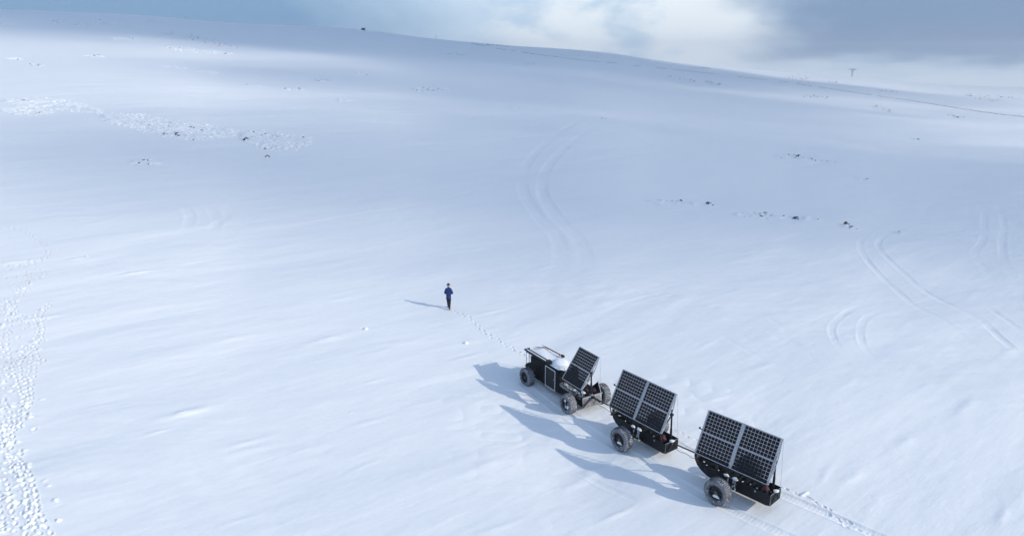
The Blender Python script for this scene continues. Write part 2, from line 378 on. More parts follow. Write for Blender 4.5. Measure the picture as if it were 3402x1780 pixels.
STAMPS = []        # x, y, heading, length, width, depth (negative = clod)
rs = random.Random(3)
def trail(P, step, depth, spread=.11, ln=.32, wd=.14, extra=0.0):
    P = smooth_poly(P); seg = np.hypot(*(P[1:] - P[:-1]).T); L = np.concatenate([[0], np.cumsum(seg)]); s = 0; k = 0
    while s < L[-1]:
        x = np.interp(s, L, P[:, 0]); y = np.interp(s, L, P[:, 1]); x2 = np.interp(s + .1, L, P[:, 0]); y2 = np.interp(s + .1, L, P[:, 1])
        if s + .1 > L[-1]: x2, y2 = 2 * x - np.interp(s - .1, L, P[:, 0]), 2 * y - np.interp(s - .1, L, P[:, 1])
        h = math.atan2(y2 - y, x2 - x); sd2 = spread * (1 if k % 2 else -1) + rs.gauss(0, .03)
        STAMPS.append((x - math.sin(h) * sd2, y + math.cos(h) * sd2, h + rs.gauss(0, .12), ln, wd, depth * rs.uniform(.7, 1.2)))
        if rs.random() < extra:
            STAMPS.append((x + rs.gauss(0, .3), y + rs.gauss(0, .3), rs.uniform(0, 3), rs.uniform(.12, .3), rs.uniform(.1, .2), -rs.uniform(.04, .11)))
        s += step * rs.uniform(.85, 1.15); k += 1
PZ = lambda l: [(1300 + x / 4.815, 900 + y / 4.815) for x, y in l]
walk = gpoly(PZ([(930, 620), (1080, 680), (1180, 735), (1260, 765), (1320, 840), (1400, 885), (1440, 950), (1520, 1000), (1620, 1070), (1720, 1110), (1800, 1180), (1926, 1230)]) + [(1725, 1170), (1760, 1185)])
trail(walk, .42, .05, .07)
trail(gpoly([(2205, 1400), (2250, 1432), (2310, 1462), (2420, 1520), (2540, 1590), (2620, 1628), (2655, 1642), (2710, 1665), (2750, 1700), (2800, 1740), (2890, 1783), (3010, 1840)]), .44, .032, .07, .24, .11, extra=0)
trail(gpoly([(2660, 1640), (2730, 1680), (2775, 1712), (2850, 1755), (2930, 1800)]), .47, .032, .06, .24, .11)
for c in ((2672, 1640), (2662, 1645), (2680, 1637)):
    g = ground(*c); STAMPS.append((g[0], g[1], 1, .2, .16, -.045))
for pts, st, dp, ex in (
    ([(210, 350), (165, 400), (175, 470), (130, 540), (75, 600), (75, 660), (100, 720), (105, 790), (40, 880), (40, 940), (5, 1010)], .30, .13, .9),
    ([(140, 540), (150, 600), (125, 680), (120, 760), (90, 840), (40, 900)], .33, .12, .8),
    ([(50, 1000), (100, 1070), (120, 1120), (140, 1200), (145, 1280), (120, 1345)], .26, .12, .9),
    ([(60, 1000), (70, 1060), (120, 1130), (150, 1250), (205, 1345)], .30, .11, .7),
    ([(0, 1100), (20, 1180), (35, 1270), (50, 1345)], .28, .12, .7), ([(0, 960), (25, 900), (30, 830), (0, 760)], .35, .11, .7),
    ([(120, 210), (115, 260), (80, 310), (40, 330)], .40, .12, .7), ([(205, 120), (190, 150), (120, 180), (20, 190)], .42, .13, .6),
    ([(40, 320), (70, 390), (110, 440)], .5, .11, .6), ([(0, 18), (60, 25), (120, 45), (170, 75), (205, 120)], .45, .1, .1),
    ([(180, 200), (185, 225), (150, 250)], .4, .1, .4), ([(0, 320), (40, 400), (20, 500), (30, 600), (0, 700)], .45, .11, .7)):
    trail(gpoly(Z4(pts)), st * .8, dp * .62, .15, .27, .14, extra=ex * .35)
for k in range(90):
    x = abs(rs.gauss(0, 75)); y = rs.uniform(200, 1345)
    g = ground(*Z4([(x, y)])[0]); STAMPS.append((g[0], g[1], rs.uniform(0, 3), rs.uniform(.18, .36), rs.uniform(.12, .2), rs.choice([.06, .08, .05, -.035])))
for k in range(8):
    g = ground(rs.uniform(60, 3400), rs.uniform(650, 1780)); STAMPS.append((g[0], g[1], rs.uniform(0, 3), rs.uniform(.08, .2), rs.uniform(.06, .14), -rs.uniform(.01, .05)))
for c in ((1215, 1093), (1548, 1140), (288, 852)):
    g = ground(*c); STAMPS.append((g[0], g[1], 1, .26, .2, -.12)); STAMPS.append((g[0] - .25, g[1], 1, .2, .15, .05))
# old drift ridges that show as bright dashes
for c, ln, wd, hh in (((455, 905), 2.6, .5, .09), ((255, 860), 1.2, .35, .09), ((620, 1372), 2.6, .6, .09), ((60, 870), 2.5, .5, .09), ((120, 1060), 2.6, .5, .08), ((1990, 380), 5, 1.0, .08), ((1140, 990), 2.2, .5, .04)):
    g = ground(*c); STAMPS.append((g[0], g[1], R(38), ln, wd, -hh))
for k in range(80):
    g = ground(rs.uniform(0, 3400), rs.uniform(640, 1780)); f = rs.uniform(.5, 1.6); sc_ = 1 + math.hypot(g[0], g[1]) / 90
    STAMPS.append((g[0], g[1], R(38) + rs.gauss(0, .12), f * 1.6 * sc_, f * .34 * sc_, -rs.uniform(.012, .04) * f * rs.choice((1, 1, -.6))))

# stony patches: (pixel polyline, half-thickness px, stones per patch, tint, dark share)
PATCH = [
    ([(10, 335), (60, 345), (140, 343), (230, 352), (330, 372)], 17, 560, 0, .010), ([(10, 368), (90, 376), (170, 374)], 8, 160, 0, .01),
    ([(340, 388), (450, 405), (560, 428), (680, 440), (780, 440)], 27, 1000, 0, .015), ([(800, 452), (900, 468), (960, 470), (1030, 468)], 30, 650, 0, .045),
    ([(440, 541), (480, 537), (525, 543)], 8, 60, 0, .10), ([(530, 110), (600, 116), (690, 135), (790, 160)], 10, 240, 1, .30), ([(548, 158), (640, 168), (770, 180)], 8, 180, 0, .05),
    ([(1372, 299), (1430, 298), (1492, 300)], 11, 170, 1, .22), ([(1045, 266), (1100, 270)], 4, 40, 0, .5), ([(940, 295), (1008, 299)], 4, 40, 0, .1), ([(1120, 332), (1170, 334)], 4, 30, 0, .1), ([(815, 284), (862, 288)], 3, 25, 0, .1),
    ([(370, 129), (450, 127)], 5, 50, 0, .1), ([(285, 186), (350, 187)], 4, 45, 0, .2), ([(150, 68), (220, 76), (300, 88)], 7, 150, 1, .12), ([(290, 64), (350, 72), (430, 84)], 6, 110, 1, .12), ([(0, 80), (50, 81)], 4, 40, 0, .05),
    ([(15, 193), (70, 197)], 4, 40, 0, .05), ([(90, 215), (140, 219)], 4, 40, 0, .2), ([(540, 220), (620, 228)], 4, 40, 0, .1), ([(650, 237), (720, 243)], 5, 45, 0, .1), ([(495, 71), (545, 74)], 3, 30, 0, .1),
    ([(2150, 669), (2210, 676), (2310, 680)], 10, 70, 1, .30), ([(2345, 678), (2362, 683)], 4, 10, 0, .4), ([(2440, 714), (2510, 714), (2600, 722)], 10, 100, 1, .35), ([(2630, 724), (2680, 729), (2725, 730)], 9, 60, 1, .4), ([(2798, 748), (2830, 756), (2850, 763)], 6, 26, 0, .45),
    ([(2580, 518), (2650, 524), (2700, 530)], 8, 90, 0, .4), ([(2700, 533), (2790, 540)], 3, 16, 0, .4), ([(2830, 590), (2890, 596)], 5, 18, 0, .2), ([(2200, 252), (2260, 262), (2310, 272)], 9, 110, 0, .2), ([(2340, 272), (2400, 282)], 6, 60, 0, .45),
    ([(2665, 322), (2755, 325)], 5, 40, 1, .5), ([(2610, 256), (2690, 262)], 9, 110, 1, .5), ([(2650, 275), (2705, 277)], 3, 22, 1, .6), ([(2750, 272), (2785, 276)], 2, 20, 0, .8), ([(2920, 301), (2990, 308)], 3, 32, 0, .8), ([(2905, 352), (2965, 372)], 9, 60, 1, .4),
    ([(3205, 315), (3270, 325), (3330, 334)], 7, 80, 1, .6), ([(3300, 318), (3390, 330)], 4, 30, 1, .6), ([(3150, 383), (3195, 391)], 3, 16, 1, .6), ([(3025, 461), (3055, 464)], 3, 10, 0, .6),
    ([(1465, 178), (1545, 183)], 5, 70, 0, .2), ([(1740, 211), (1775, 213)], 3, 25, 0, .3), ([(1540, 137), (1620, 148), (1700, 158)], 4, 90, 0, .6), ([(1840, 184), (1990, 190)], 3, 40, 0, .5), ([(2300, 226), (2365, 229)], 2, 30, 0, .85), ([(1170, 246), (1220, 250)], 3, 20, 0, .3),
    ([(1690, 356), (1760, 358)], 4, 22, 0, .1), ([(1020, 100), (1060, 103)], 3, 20, 1, .2), ([(2000, 392), (2012, 396)], 3, 8, 0, .4), ([(2980, 772), (2998, 778)], 2, 6, 0, .5)]
LUMPS = []
rp = random.Random(11)
STONES = []
for pi_, (pts, hw, n, tint, dark) in enumerate(PATCH):
    P = np.array(pts, float); seg = np.hypot(*(P[1:] - P[:-1]).T); L = np.concatenate([[0], np.cumsum(seg)]); st = []
    for k in range(int(n * 2.1)):
        s = rp.uniform(0, L[-1]); taper = min(1, .35 + 2.2 * min(s, L[-1] - s) / L[-1])
        x = np.interp(s, L, P[:, 0]) + rp.gauss(0, 4); y = np.interp(s, L, P[:, 1]) + max(-1.1, min(1.1, rp.gauss(0, .55))) * hw * taper
        g = ground(x, y); d = math.hypot(g[0], g[1])
        r = rp.lognormvariate(0, .45) * (.085 + d * .00052)
        st.append((g[0], g[1], min(r, .20 + d * .0009), rp.random() < dark * .65))
    STONES.append(st)

def build_ground():
    a_f = np.radians(np.linspace(-42, 42, 1340)); a_c = np.radians(np.linspace(42, 318, 120)[1:-1])
    az = np.concatenate([a_f, a_c]); nA = len(az)
    r = [0.0, 6.0, 12.0, 17.0, 20.0, 21.5]; d = 22.0
    while d < 2080:
        r.append(d)
        k = d * d / (2 * CAM_H * 715)
        if d < 200: k = min(max(k, .035), .32)
        elif d < 700: k = min(k, .32 + (d - 200) * .004)
        else: k = 2.3 + (d - 700) * .04
        d += k
    r = np.array(r); nR = len(r); print('ground grid', nR, nA)
    Rr, Aa = np.meshgrid(r, az, indexing='ij'); X = Rr * np.sin(Aa); Y = Rr * np.cos(Aa)
    Z = base_z(X, Y) + fine_z(X, Y)
    rut = np.zeros_like(Z); ru = np.zeros_like(Z)
    nF = len(a_f)
    def window(x, y, rad):
        d0 = math.hypot(x, y); a0 = math.atan2(x, y)
        i0, i1 = np.searchsorted(r, [d0 - rad, d0 + rad]); da = rad / max(d0, 1)
        j0, j1 = np.searchsorted(a_f, [a0 - da, a0 + da]); return slice(max(i0 - 1, 0), i1 + 1), slice(max(j0 - 1, 0), min(j1 + 1, nF))
    # wheel ruts
    for P, hw, dp, bm, tr in RUTS:
        pd_ = np.hypot(P[:, 0], P[:, 1]); pa_ = np.arctan2(P[:, 0], P[:, 1]); mg = hw * 2.6 + 1
        i0, i1 = np.searchsorted(r, [pd_.min() - mg, pd_.max() + mg]); j0, j1 = np.searchsorted(a_f, [(pa_ - mg / pd_).min(), (pa_ + mg / pd_).max()])
        i0 = max(i0 - 2, 0); j0 = max(j0 - 2, 0); i1 = min(i1 + 2, nR); j1 = min(j1 + 2, nF)
        Xs, Ys, Zs = X[i0:i1, j0:j1], Y[i0:i1, j0:j1], Z[i0:i1, j0:j1]
        if Xs.size == 0: continue
        def win2(x, y, rad):
            a, b = window(x, y, rad); return slice(min(max(a.start - i0, 0), i1 - i0), min(max(a.stop - i0, 0), i1 - i0)), slice(min(max(b.start - j0, 0), j1 - j0), min(max(b.stop - j0, 0), j1 - j0))
        best = np.full_like(Zs, 99.0); uu = np.zeros_like(Zs); s0 = 0.0
        for a, b in zip(P[:-1], P[1:]):
            m = (a + b) / 2; l = math.hypot(*(b - a)); w = win2(m[0], m[1], l / 2 + hw * 2.6 + .1)
            x = Xs[w]; y = Ys[w]; t = np.clip(((x - a[0]) * (b[0] - a[0]) + (y - a[1]) * (b[1] - a[1])) / (l * l + 1e-9), 0, 1)
            dd = np.hypot(x - a[0] - t * (b[0] - a[0]), y - a[1] - t * (b[1] - a[1]))
            cur = best[w]; up = dd < cur; cur[up] = dd[up]; best[w] = cur
            q = uu[w]; q[up] = (s0 + t * l)[up]; uu[w] = q; s0 += l
        k = best < hw * 2.6; q = best[k] / hw
        fade = np.clip(np.minimum(uu[k], s0 - uu[k]) / max(1.2, s0 * .3), 0, 1) * np.clip(.85 + vn(Xs[k] / 6, Ys[k] / 6, 79) * 1.3, 0, 1) if dp not in (.034,) else 1.0
        depth = -dp * (1 - sst(q, .35, 1.30)) + bm * np.exp(-((q - 1.25) / .28) ** 2)
        jit = .75 + .9 * (vn(Xs[k] / 1.7, Ys[k] / 1.7, 77) + .3)
        Zs[k] += depth * fade * jit + (vn(Xs[k] / .15, Ys[k] / .15, 78) * .006) * (q < 1.3) * fade * (tr > 0)
        rt = rut[i0:i1, j0:j1]; rt[k] = np.maximum(rt[k], (1 - sst(q, .8, 1.0)) * tr * fade); ru[i0:i1, j0:j1][k] = uu[k]
    # footprints, clods, drift ridges
    for x, y, h, ln, wd, dp in STAMPS:
        w = window(x, y, max(ln, wd) * 1.9)
        dx = X[w] - x; dy = Y[w] - y; c, s = math.cos(h), math.sin(h)
        u = (dx * c + dy * s) / (ln / 2); v = (-dx * s + dy * c) / (wd / 2); q = np.sqrt(u * u + v * v)
        if dp > 0 and ln < 1: Z[w] += -dp * (1 - sst(q, .35, 1.30)) + dp * .35 * np.exp(-((q - 1.45) / .35) ** 2)
        elif ln > 1: Z[w] += -dp * np.exp(-q * q * 1.2) * (1 + vn(X[w] / .5, Y[w] / .3, 5) * .5)
        else: Z[w] += -dp * np.exp(-q ** 3)
    # lumps in the stony patches
    for st in STONES:
        for x, y, rr, dk in st:
            w = window(x, y, rr * 3.2); q = np.hypot(X[w] - x, Y[w] - y) / rr
            Z[w] += rr * .16 * np.exp(-(q / 1.5) ** 2)
    V = np.stack([X, Y, Z], -1).reshape(-1, 3).astype(np.float32)
    i = np.arange(nR - 1)[:, None] * nA; j = np.arange(nA)[None]; j2 = (j + 1) % nA
    F = np.stack([i + j, i + j2, i + nA + j2, i + nA + j], -1).reshape(-1, 4)
    F = F[:, ::-1]
    me = bpy.data.meshes.new('snow_ground'); nV, nFc = len(V), len(F)
    me.vertices.add(nV); me.vertices.foreach_set('co', V.ravel())
    me.loops.add(nFc * 4); me.loops.foreach_set('vertex_index', F.ravel().astype(np.int32))
    me.polygons.add(nFc); me.polygons.foreach_set('loop_start', np.arange(0, nFc * 4, 4, dtype=np.int32))
    me.polygons.foreach_set('use_smooth', np.ones(nFc, bool))
    for nm, arr in (('rut', rut), ('rut_u', ru)):
        at = me.attributes.new(nm, 'FLOAT', 'POINT'); at.data.foreach_set('value', arr.ravel().astype(np.float32))
    me.update(calc_edges=True); me.materials.append(MAT['snow'])
    o = bpy.data.objects.new('snow_ground', me); col.objects.link(o); tag(o, kind='structure')
    return o
build_ground()

# ------------------------------------------------------------------ cloud banks added out of view sunward, shaped to shade the slope
def cloud_material():
    m = bpy.data.materials.new('cloud'); m.use_nodes = True; nt = m.node_tree; nt.nodes.clear(); N = nt.nodes.new; Lk = nt.links.new
    o = N('ShaderNodeOutputMaterial'); t = N('ShaderNodeBsdfTransparent'); d = N('ShaderNodeBsdfDiffuse'); d.inputs[0].default_value = (.8, .82, .86, 1)
    tr = N('ShaderNodeBsdfTranslucent'); tr.inputs[0].default_value = (.8, .82, .86, 1); a = N('ShaderNodeAddShader'); Lk(d.outputs[0], a.inputs[0]); Lk(tr.outputs[0], a.inputs[1])
    hf = N('ShaderNodeMixShader'); hf.inputs[0].default_value = .5; Lk(d.outputs[0], hf.inputs[1]); Lk(tr.outputs[0], hf.inputs[2])
    tc = N('ShaderNodeTexCoord'); ln = N('ShaderNodeVectorMath'); ln.operation = 'LENGTH'
    mp = N('ShaderNodeMapping'); mp.inputs['Scale'].default_value = (1, 1, 0); Lk(tc.outputs['Object'], mp.inputs[0]); Lk(mp.outputs[0], ln.inputs[0])
    n = N('ShaderNodeTexNoise'); n.inputs['Scale'].default_value = 2.2; n.inputs['Detail'].default_value = 3; Lk(tc.outputs['Object'], n.inputs['Vector'])
    s1 = N('ShaderNodeMath'); s1.operation = 'MULTIPLY_ADD'; s1.inputs[1].default_value = .75; Lk(n.outputs[0], s1.inputs[0]); Lk(ln.outputs['Value'], s1.inputs[2])
    mr = N('ShaderNodeMapRange'); mr.interpolation_type = 'SMOOTHSTEP'; mr.inputs[1].default_value = 1.36; mr.inputs[2].default_value = .80; mr.inputs[3].default_value = 0; 
    Lk(s1.outputs[0], mr.inputs[0]); at = N('ShaderNodeObjectInfo'); mu = N('ShaderNodeMath'); mu.operation = 'MULTIPLY'; Lk(mr.outputs[0], mu.inputs[0]); Lk(at.outputs['Alpha'], mu.inputs[1])
    mx = N('ShaderNodeMixShader'); Lk(mu.outputs[0], mx.inputs[0]); Lk(t.outputs[0], mx.inputs[1]); Lk(hf.outputs[0], mx.inputs[2]); Lk(mx.outputs[0], o.inputs[0])
    return m
MAT['cloud'] = cloud_material()
CLOUDS = [  # shaded ground centre x, y, half axes, turn, density, height
    (-140, 590, 570, 350, -6, 1.0, 300), (55, 122, 175, 80, 6, .54, 260), (25, 252, 190, 105, 8, .55, 300), (190, 330, 110, 60, 8, .22, 300), (250, 580, 210, 130, 8, .42, 300)]
for cx, cy, ra, rb, turn, dens, hh in CLOUDS:
    mb = MB(); mb.blob((0, 0, 0), (1.05, 1.05, .10), MAT['cloud'], .04, 40, 12, seed=int(ra)); o = mb.build('cloud', smooth=True)
    k = hh / math.tan(R(SUN_EL)); o.location = (cx - math.cos(R(SH_AZ)) * k, cy - math.sin(R(SH_AZ)) * k, hh); o.scale = (ra, rb, 120); o.rotation_euler = (0, 0, R(turn))
    o.color = (1, 1, 1, dens); tag(o, 'soft cloud bank out of view on the sunward side, shaped to shade the slope', 'cloud', 'cloud banks', 'stuff')

# ------------------------------------------------------------------ stones
import itertools
def ico():
    t = (1 + 5 ** .5) / 2; V = [(-1, t, 0), (1, t, 0), (-1, -t, 0), (1, -t, 0), (0, -1, t), (0, 1, t), (0, -1, -t), (0, 1, -t), (t, 0, -1), (t, 0, 1), (-t, 0, -1), (-t, 0, 1)]
    V = [Vector(v).normalized() for v in V]
    F = [(0, 11, 5), (0, 5, 1), (0, 1, 7), (0, 7, 10), (0, 10, 11), (1, 5, 9), (5, 11, 4), (11, 10, 2), (10, 7, 6), (7, 1, 8), (3, 9, 4), (3, 4, 2), (3, 2, 6), (3, 6, 8), (3, 8, 9), (4, 9, 5), (2, 4, 11), (6, 2, 10), (8, 6, 7), (9, 8, 1)]
    c = {}; G = []
    def mid(a, b):
        k = (min(a, b), max(a, b))
        if k not in c: V.append(((V[a] + V[b]) / 2).normalized()); c[k] = len(V) - 1
        return c[k]
    for a, b, d in F:
        x, y, z = mid(a, b), mid(b, d), mid(d, a); G += [(a, x, z), (b, y, x), (d, z, y), (x, y, z)]
    return V, G
ICO = ico()
def stone(mb, x, y, z, r, mat, rnd, flat=.55):
    V, F = ICO; a = rnd.uniform(0, 6.28); e = rnd.uniform(.7, 1.5); p = [rnd.uniform(0, 6.28) for _ in range(3)]
    out = []
    for v in V:
        k = 1 + .16 * math.sin(4 * v.x + p[0]) + .16 * math.sin(4 * v.y + p[1]) + .14 * math.sin(5 * v.z + p[2]) + rnd.uniform(-.08, .08)
        q = v * k * r; qx, qy = q.x * e, q.y / e
        out.append((x + qx * math.cos(a) - qy * math.sin(a), y + qx * math.sin(a) + qy * math.cos(a), z + q.z * flat))
    mb.add(out, F, mat)
PLAB = {0: 'snow covered rubble band at the far left edge of the snowfield', 2: 'long snowy rubble field left of centre on the slope', 3: 'darker right hand end of the long snowy rubble field', 5: 'reddish stony streak high on the shaded hillside'}
rq = random.Random(5)
for k, ((pts, hw, n, tint, dark), st) in enumerate(zip(PATCH, STONES)):
    mb = MB()
    for x, y, r, dk in st:
        z = float(base_z(x, y))
        if dk: stone(mb, x, y, z + r * .22, r * rq.uniform(.45, .75), MAT['redrock'] if rq.random() < (.75 if tint else .35) else MAT['rock'], rq, .6)
        else: stone(mb, x, y, z + r * .05, r, MAT['snowcap'], rq, .34)
    o = mb.build('rubble', smooth=False)
    px = sum(p[0] for p in pts) / len(pts); side = 'left' if px < 1134 else 'middle' if px < 2268 else 'right'
    tag(o, PLAB.get(k, 'patch of snowy stones scattered on the %s of the snowfield' % side), 'rubble', 'stony patches showing through the snow', 'stuff')

BOULD = [((482, 537), .75, 'dark boulder standing alone in a small snow lump patch at left'), ((590, 449), .85, 'black rock at the lower edge of the left rubble field'), ((549, 447), .6, 'small black rock just left of the black rock under the rubble field'),
         ((818, 467), 1.0, 'largest dark pointed rock at the left tip of the darker rubble'), ((842, 459), .7, 'round black rock right of the pointed rock in the rubble'), ((888, 522), .6, 'black stone alone just below the end of the rubble field'),
         ((2354, 680), .75, 'lone boulder with snow on its right flank right of the stone patch'), ((2809, 748), .85, 'grey boulder at the left end of the short three stone row'), ((2826, 757), .55, 'smaller dark stone touching the right side of the grey boulder'),
         ((2651, 521), 1.0, 'grey humped boulder in the middle of the distant stone patch'), ((2643, 729), .75, 'brownish boulder at the left end of the right stone cluster'), ((3182, 391), 1.1, 'dark reddish stone alone below the distant stone wall at right')]
for (px, py), r, lab in BOULD:
    g = ground(px, py); r *= .46; mb = MB(); stone(mb, 0, 0, r * .2, r, MAT['rock'], rq, .75); o = mb.build('boulder', smooth=False); o.location = g
    tag(o, lab, 'boulder')
    cp = MB(); cp.blob((.1 * r, .15 * r, r * .70), (r * .6, r * .5, r * .22), MAT['snowcap'], seed=int(px)); cp.build('snow_cap', o, smooth=True)

# low broken stone wall running up the far slope
wall_px = [(1545, 141), (1640, 160), (1720, 172), (1800, 184), (1875, 193), (1960, 203), (2080, 215), (2200, 228), (2300, 238), (2450, 255), (2600, 272), (2700, 287), (2820, 305), (2920, 320), (3020, 334), (3120, 350), (3220, 366), (3320, 380), (3402, 389), (3480, 402)]
W = smooth_poly(gpoly(wall_px), 8); seg = np.hypot(*(W[1:] - W[:-1]).T); L = np.concatenate([[0], np.cumsum(seg)]); mb = MB(); s = 0
while s < L[-1]:
    x = np.interp(s, L, W[:, 0]); y = np.interp(s, L, W[:, 1]); d = math.hypot(x, y); r = rq.uniform(.10, .20) * (1 + .7 * (rq.random() < .10)); z = float(base_z(x, y))
    gap = vn(np.array(s / 9.0), np.array(.5), 9)
    if gap > -.12: stone(mb, x + rq.gauss(0, .15), y + rq.gauss(0, .15), z + r * .25, r, MAT['rock'] if rq.random() < .75 else MAT['redrock'], rq, .8)
    elif rq.random() < .3: stone(mb, x, y, z, r, MAT['snowcap'], rq, .5)
    s += r * rq.uniform(1.3, 2.6)
tag(mb.build('stone_wall'), 'low broken stone wall half buried in snow climbing the far slope', 'stone wall')

# ------------------------------------------------------------------ far things: pylon, hut, masts
def crest_at(px):
    for k in range(0, 760):
        g = ground(px, 15 + k * .5)
        if math.hypot(g[0], g[1]) < 1.06 * float(DD(math.degrees(math.atan2(g[0], g[1])))): return g
g = crest_at(2830)
pd = math.hypot(g[0], g[1]); hp = 24 / F_PX * pd; S = hp / 20.0
pyl = empty('power_pylon', (g[0], g[1], g[2] - .3), -R(24)); tag(pyl, 'grey lattice power pylon with a wide crossarm standing on the far right ridge', 'pylon')
def lattice(mb, b0, b1, t0, t1, n, th):
    """four legs between two squares (cx, cy, z, half)"""
    for sx in (-1, 1):
        for sy in (-1, 1): mb.beam((b0[0] + sx * b0[3], b0[1] + sy * b0[3], b0[2]), (t0[0] + sx * t0[3], t0[1] + sy * t0[3], t0[2]), th, th, MAT['pylon'])
    for k in range(n):
        a, c = k / n, (k + 1) / n
        f = lambda t, sx, sy: tuple(b0[i] * (1 - t) + t0[i] * t + ((sx, sy, 0)[i]) * (b0[3] * (1 - t) + t0[3] * t) for i in range(3))
        for (p, q) in (((-1, -1), (1, -1)), ((1, -1), (1, 1)), ((1, 1), (-1, 1)), ((-1, 1), (-1, -1))):
            mb.beam(f(a, *p), f(c, *q), th * .6, th * .6, MAT['pylon']); mb.beam(f(a, *q), f(c, *p), th * .6, th * .6, MAT['pylon'])
mb = MB(); lattice(mb, (0, 0, 0, 1.6 * S), None, (0, 0, 11 * S, .8 * S), None, 4, .42 * S); mb.build('tower_body', pyl)
for sx in (-1, 1):
    mb = MB(); lattice(mb, (0, 0, 11 * S, .7 * S), None, (sx * 3.2 * S, 0, 17.5 * S, .5 * S), None, 3, .38 * S); mb.build('tower_arm', pyl)
mb = MB()
for z in (17.2, 18.4): mb.beam((-8.5 * S, 0, z * S), (8.5 * S, 0, z * S), .4 * S, .5 * S, MAT['pylon'])
for k in range(-8, 8): mb.beam((k * S, 0, 17.2 * S), ((k + 1) * S, 0, 18.4 * S), .25 * S, .25 * S, MAT['pylon'])
for sx in (-1, 1): mb.tube((sx * 3.2 * S, 0, 18.4 * S), (sx * 3.2 * S, 0, 20 * S), .3 * S, MAT['pylon'], 6)
mb.build('crossarm', pyl)
for x in (-8, 0, 8):
    mb = MB(); mb.tube((x * S, 0, 17.2 * S), (x * S, 0, 15.6 * S), .18 * S, MAT['pylon'], 6); mb.build('insulator', pyl)

g = crest_at(1207); d = math.hypot(g[0], g[1]); k = d / F_PX
hut = empty('hut', tuple(g), R(11)); tag(hut, 'small dark hut with a snowy flat roof on the left hill crest', 'hut')
w, h = 11 * k, 6.5 * k
mb = MB(); mb.box(-w / 2, w / 2, -w * .3, w * .3, -.5, h * .8, MAT['wood'])
for q in range(12): mb.box(-w / 2 + q * w / 12, -w / 2 + q * w / 12 + .03, -w * .3 - .03, -w * .3, 0, h * .8, MAT['wood'])
mb.build('wall', hut)
mb = MB(); mb.add([(-w * .58, -w * .36, h * .75), (w * .58, -w * .36, h * .9), (w * .58, w * .36, h * .9), (-w * .58, w * .36, h * .75), (-w * .58, -w * .36, h * .88), (w * .58, -w * .36, h * 1.03), (w * .58, w * .36, h * 1.03), (-w * .58, w * .36, h * .88)],
                 [(3, 2, 1, 0), (4, 5, 6, 7), (0, 1, 5, 4), (1, 2, 6, 5), (2, 3, 7, 6), (3, 0, 4, 7)], MAT['wood']); mb.build('roof', hut)
mb = MB(); mb.box(-w * .1, w * .08, -w * .3 - .06, -w * .3 - .03, 0, h * .6, MAT['steel']); mb.build('door', hut)
for (px, py, hh, th, lab) in ((1449, 131, 13, .9, 'thin marker mast on the crest right of the small hut'), (617, 63, 8, .7, 'faint short marker pole on the crest above the left hillside')):
    g = crest_at(px); d = math.hypot(g[0], g[1]); k = d / F_PX
    m = empty('marker_mast', tuple(g)); tag(m, lab, 'mast')
    mb = MB(); mb.tube((0, 0, -.5), (0, 0, hh * k), th * k * .7, MAT['pylon'], 8, th * k * .4); mb.build('pole', m)
    mb = MB(); mb.box(-.7 * k, .7 * k, -.1, .1, hh * k * .72, hh * k * .8, MAT['pylon']); mb.build('marker_board', m)

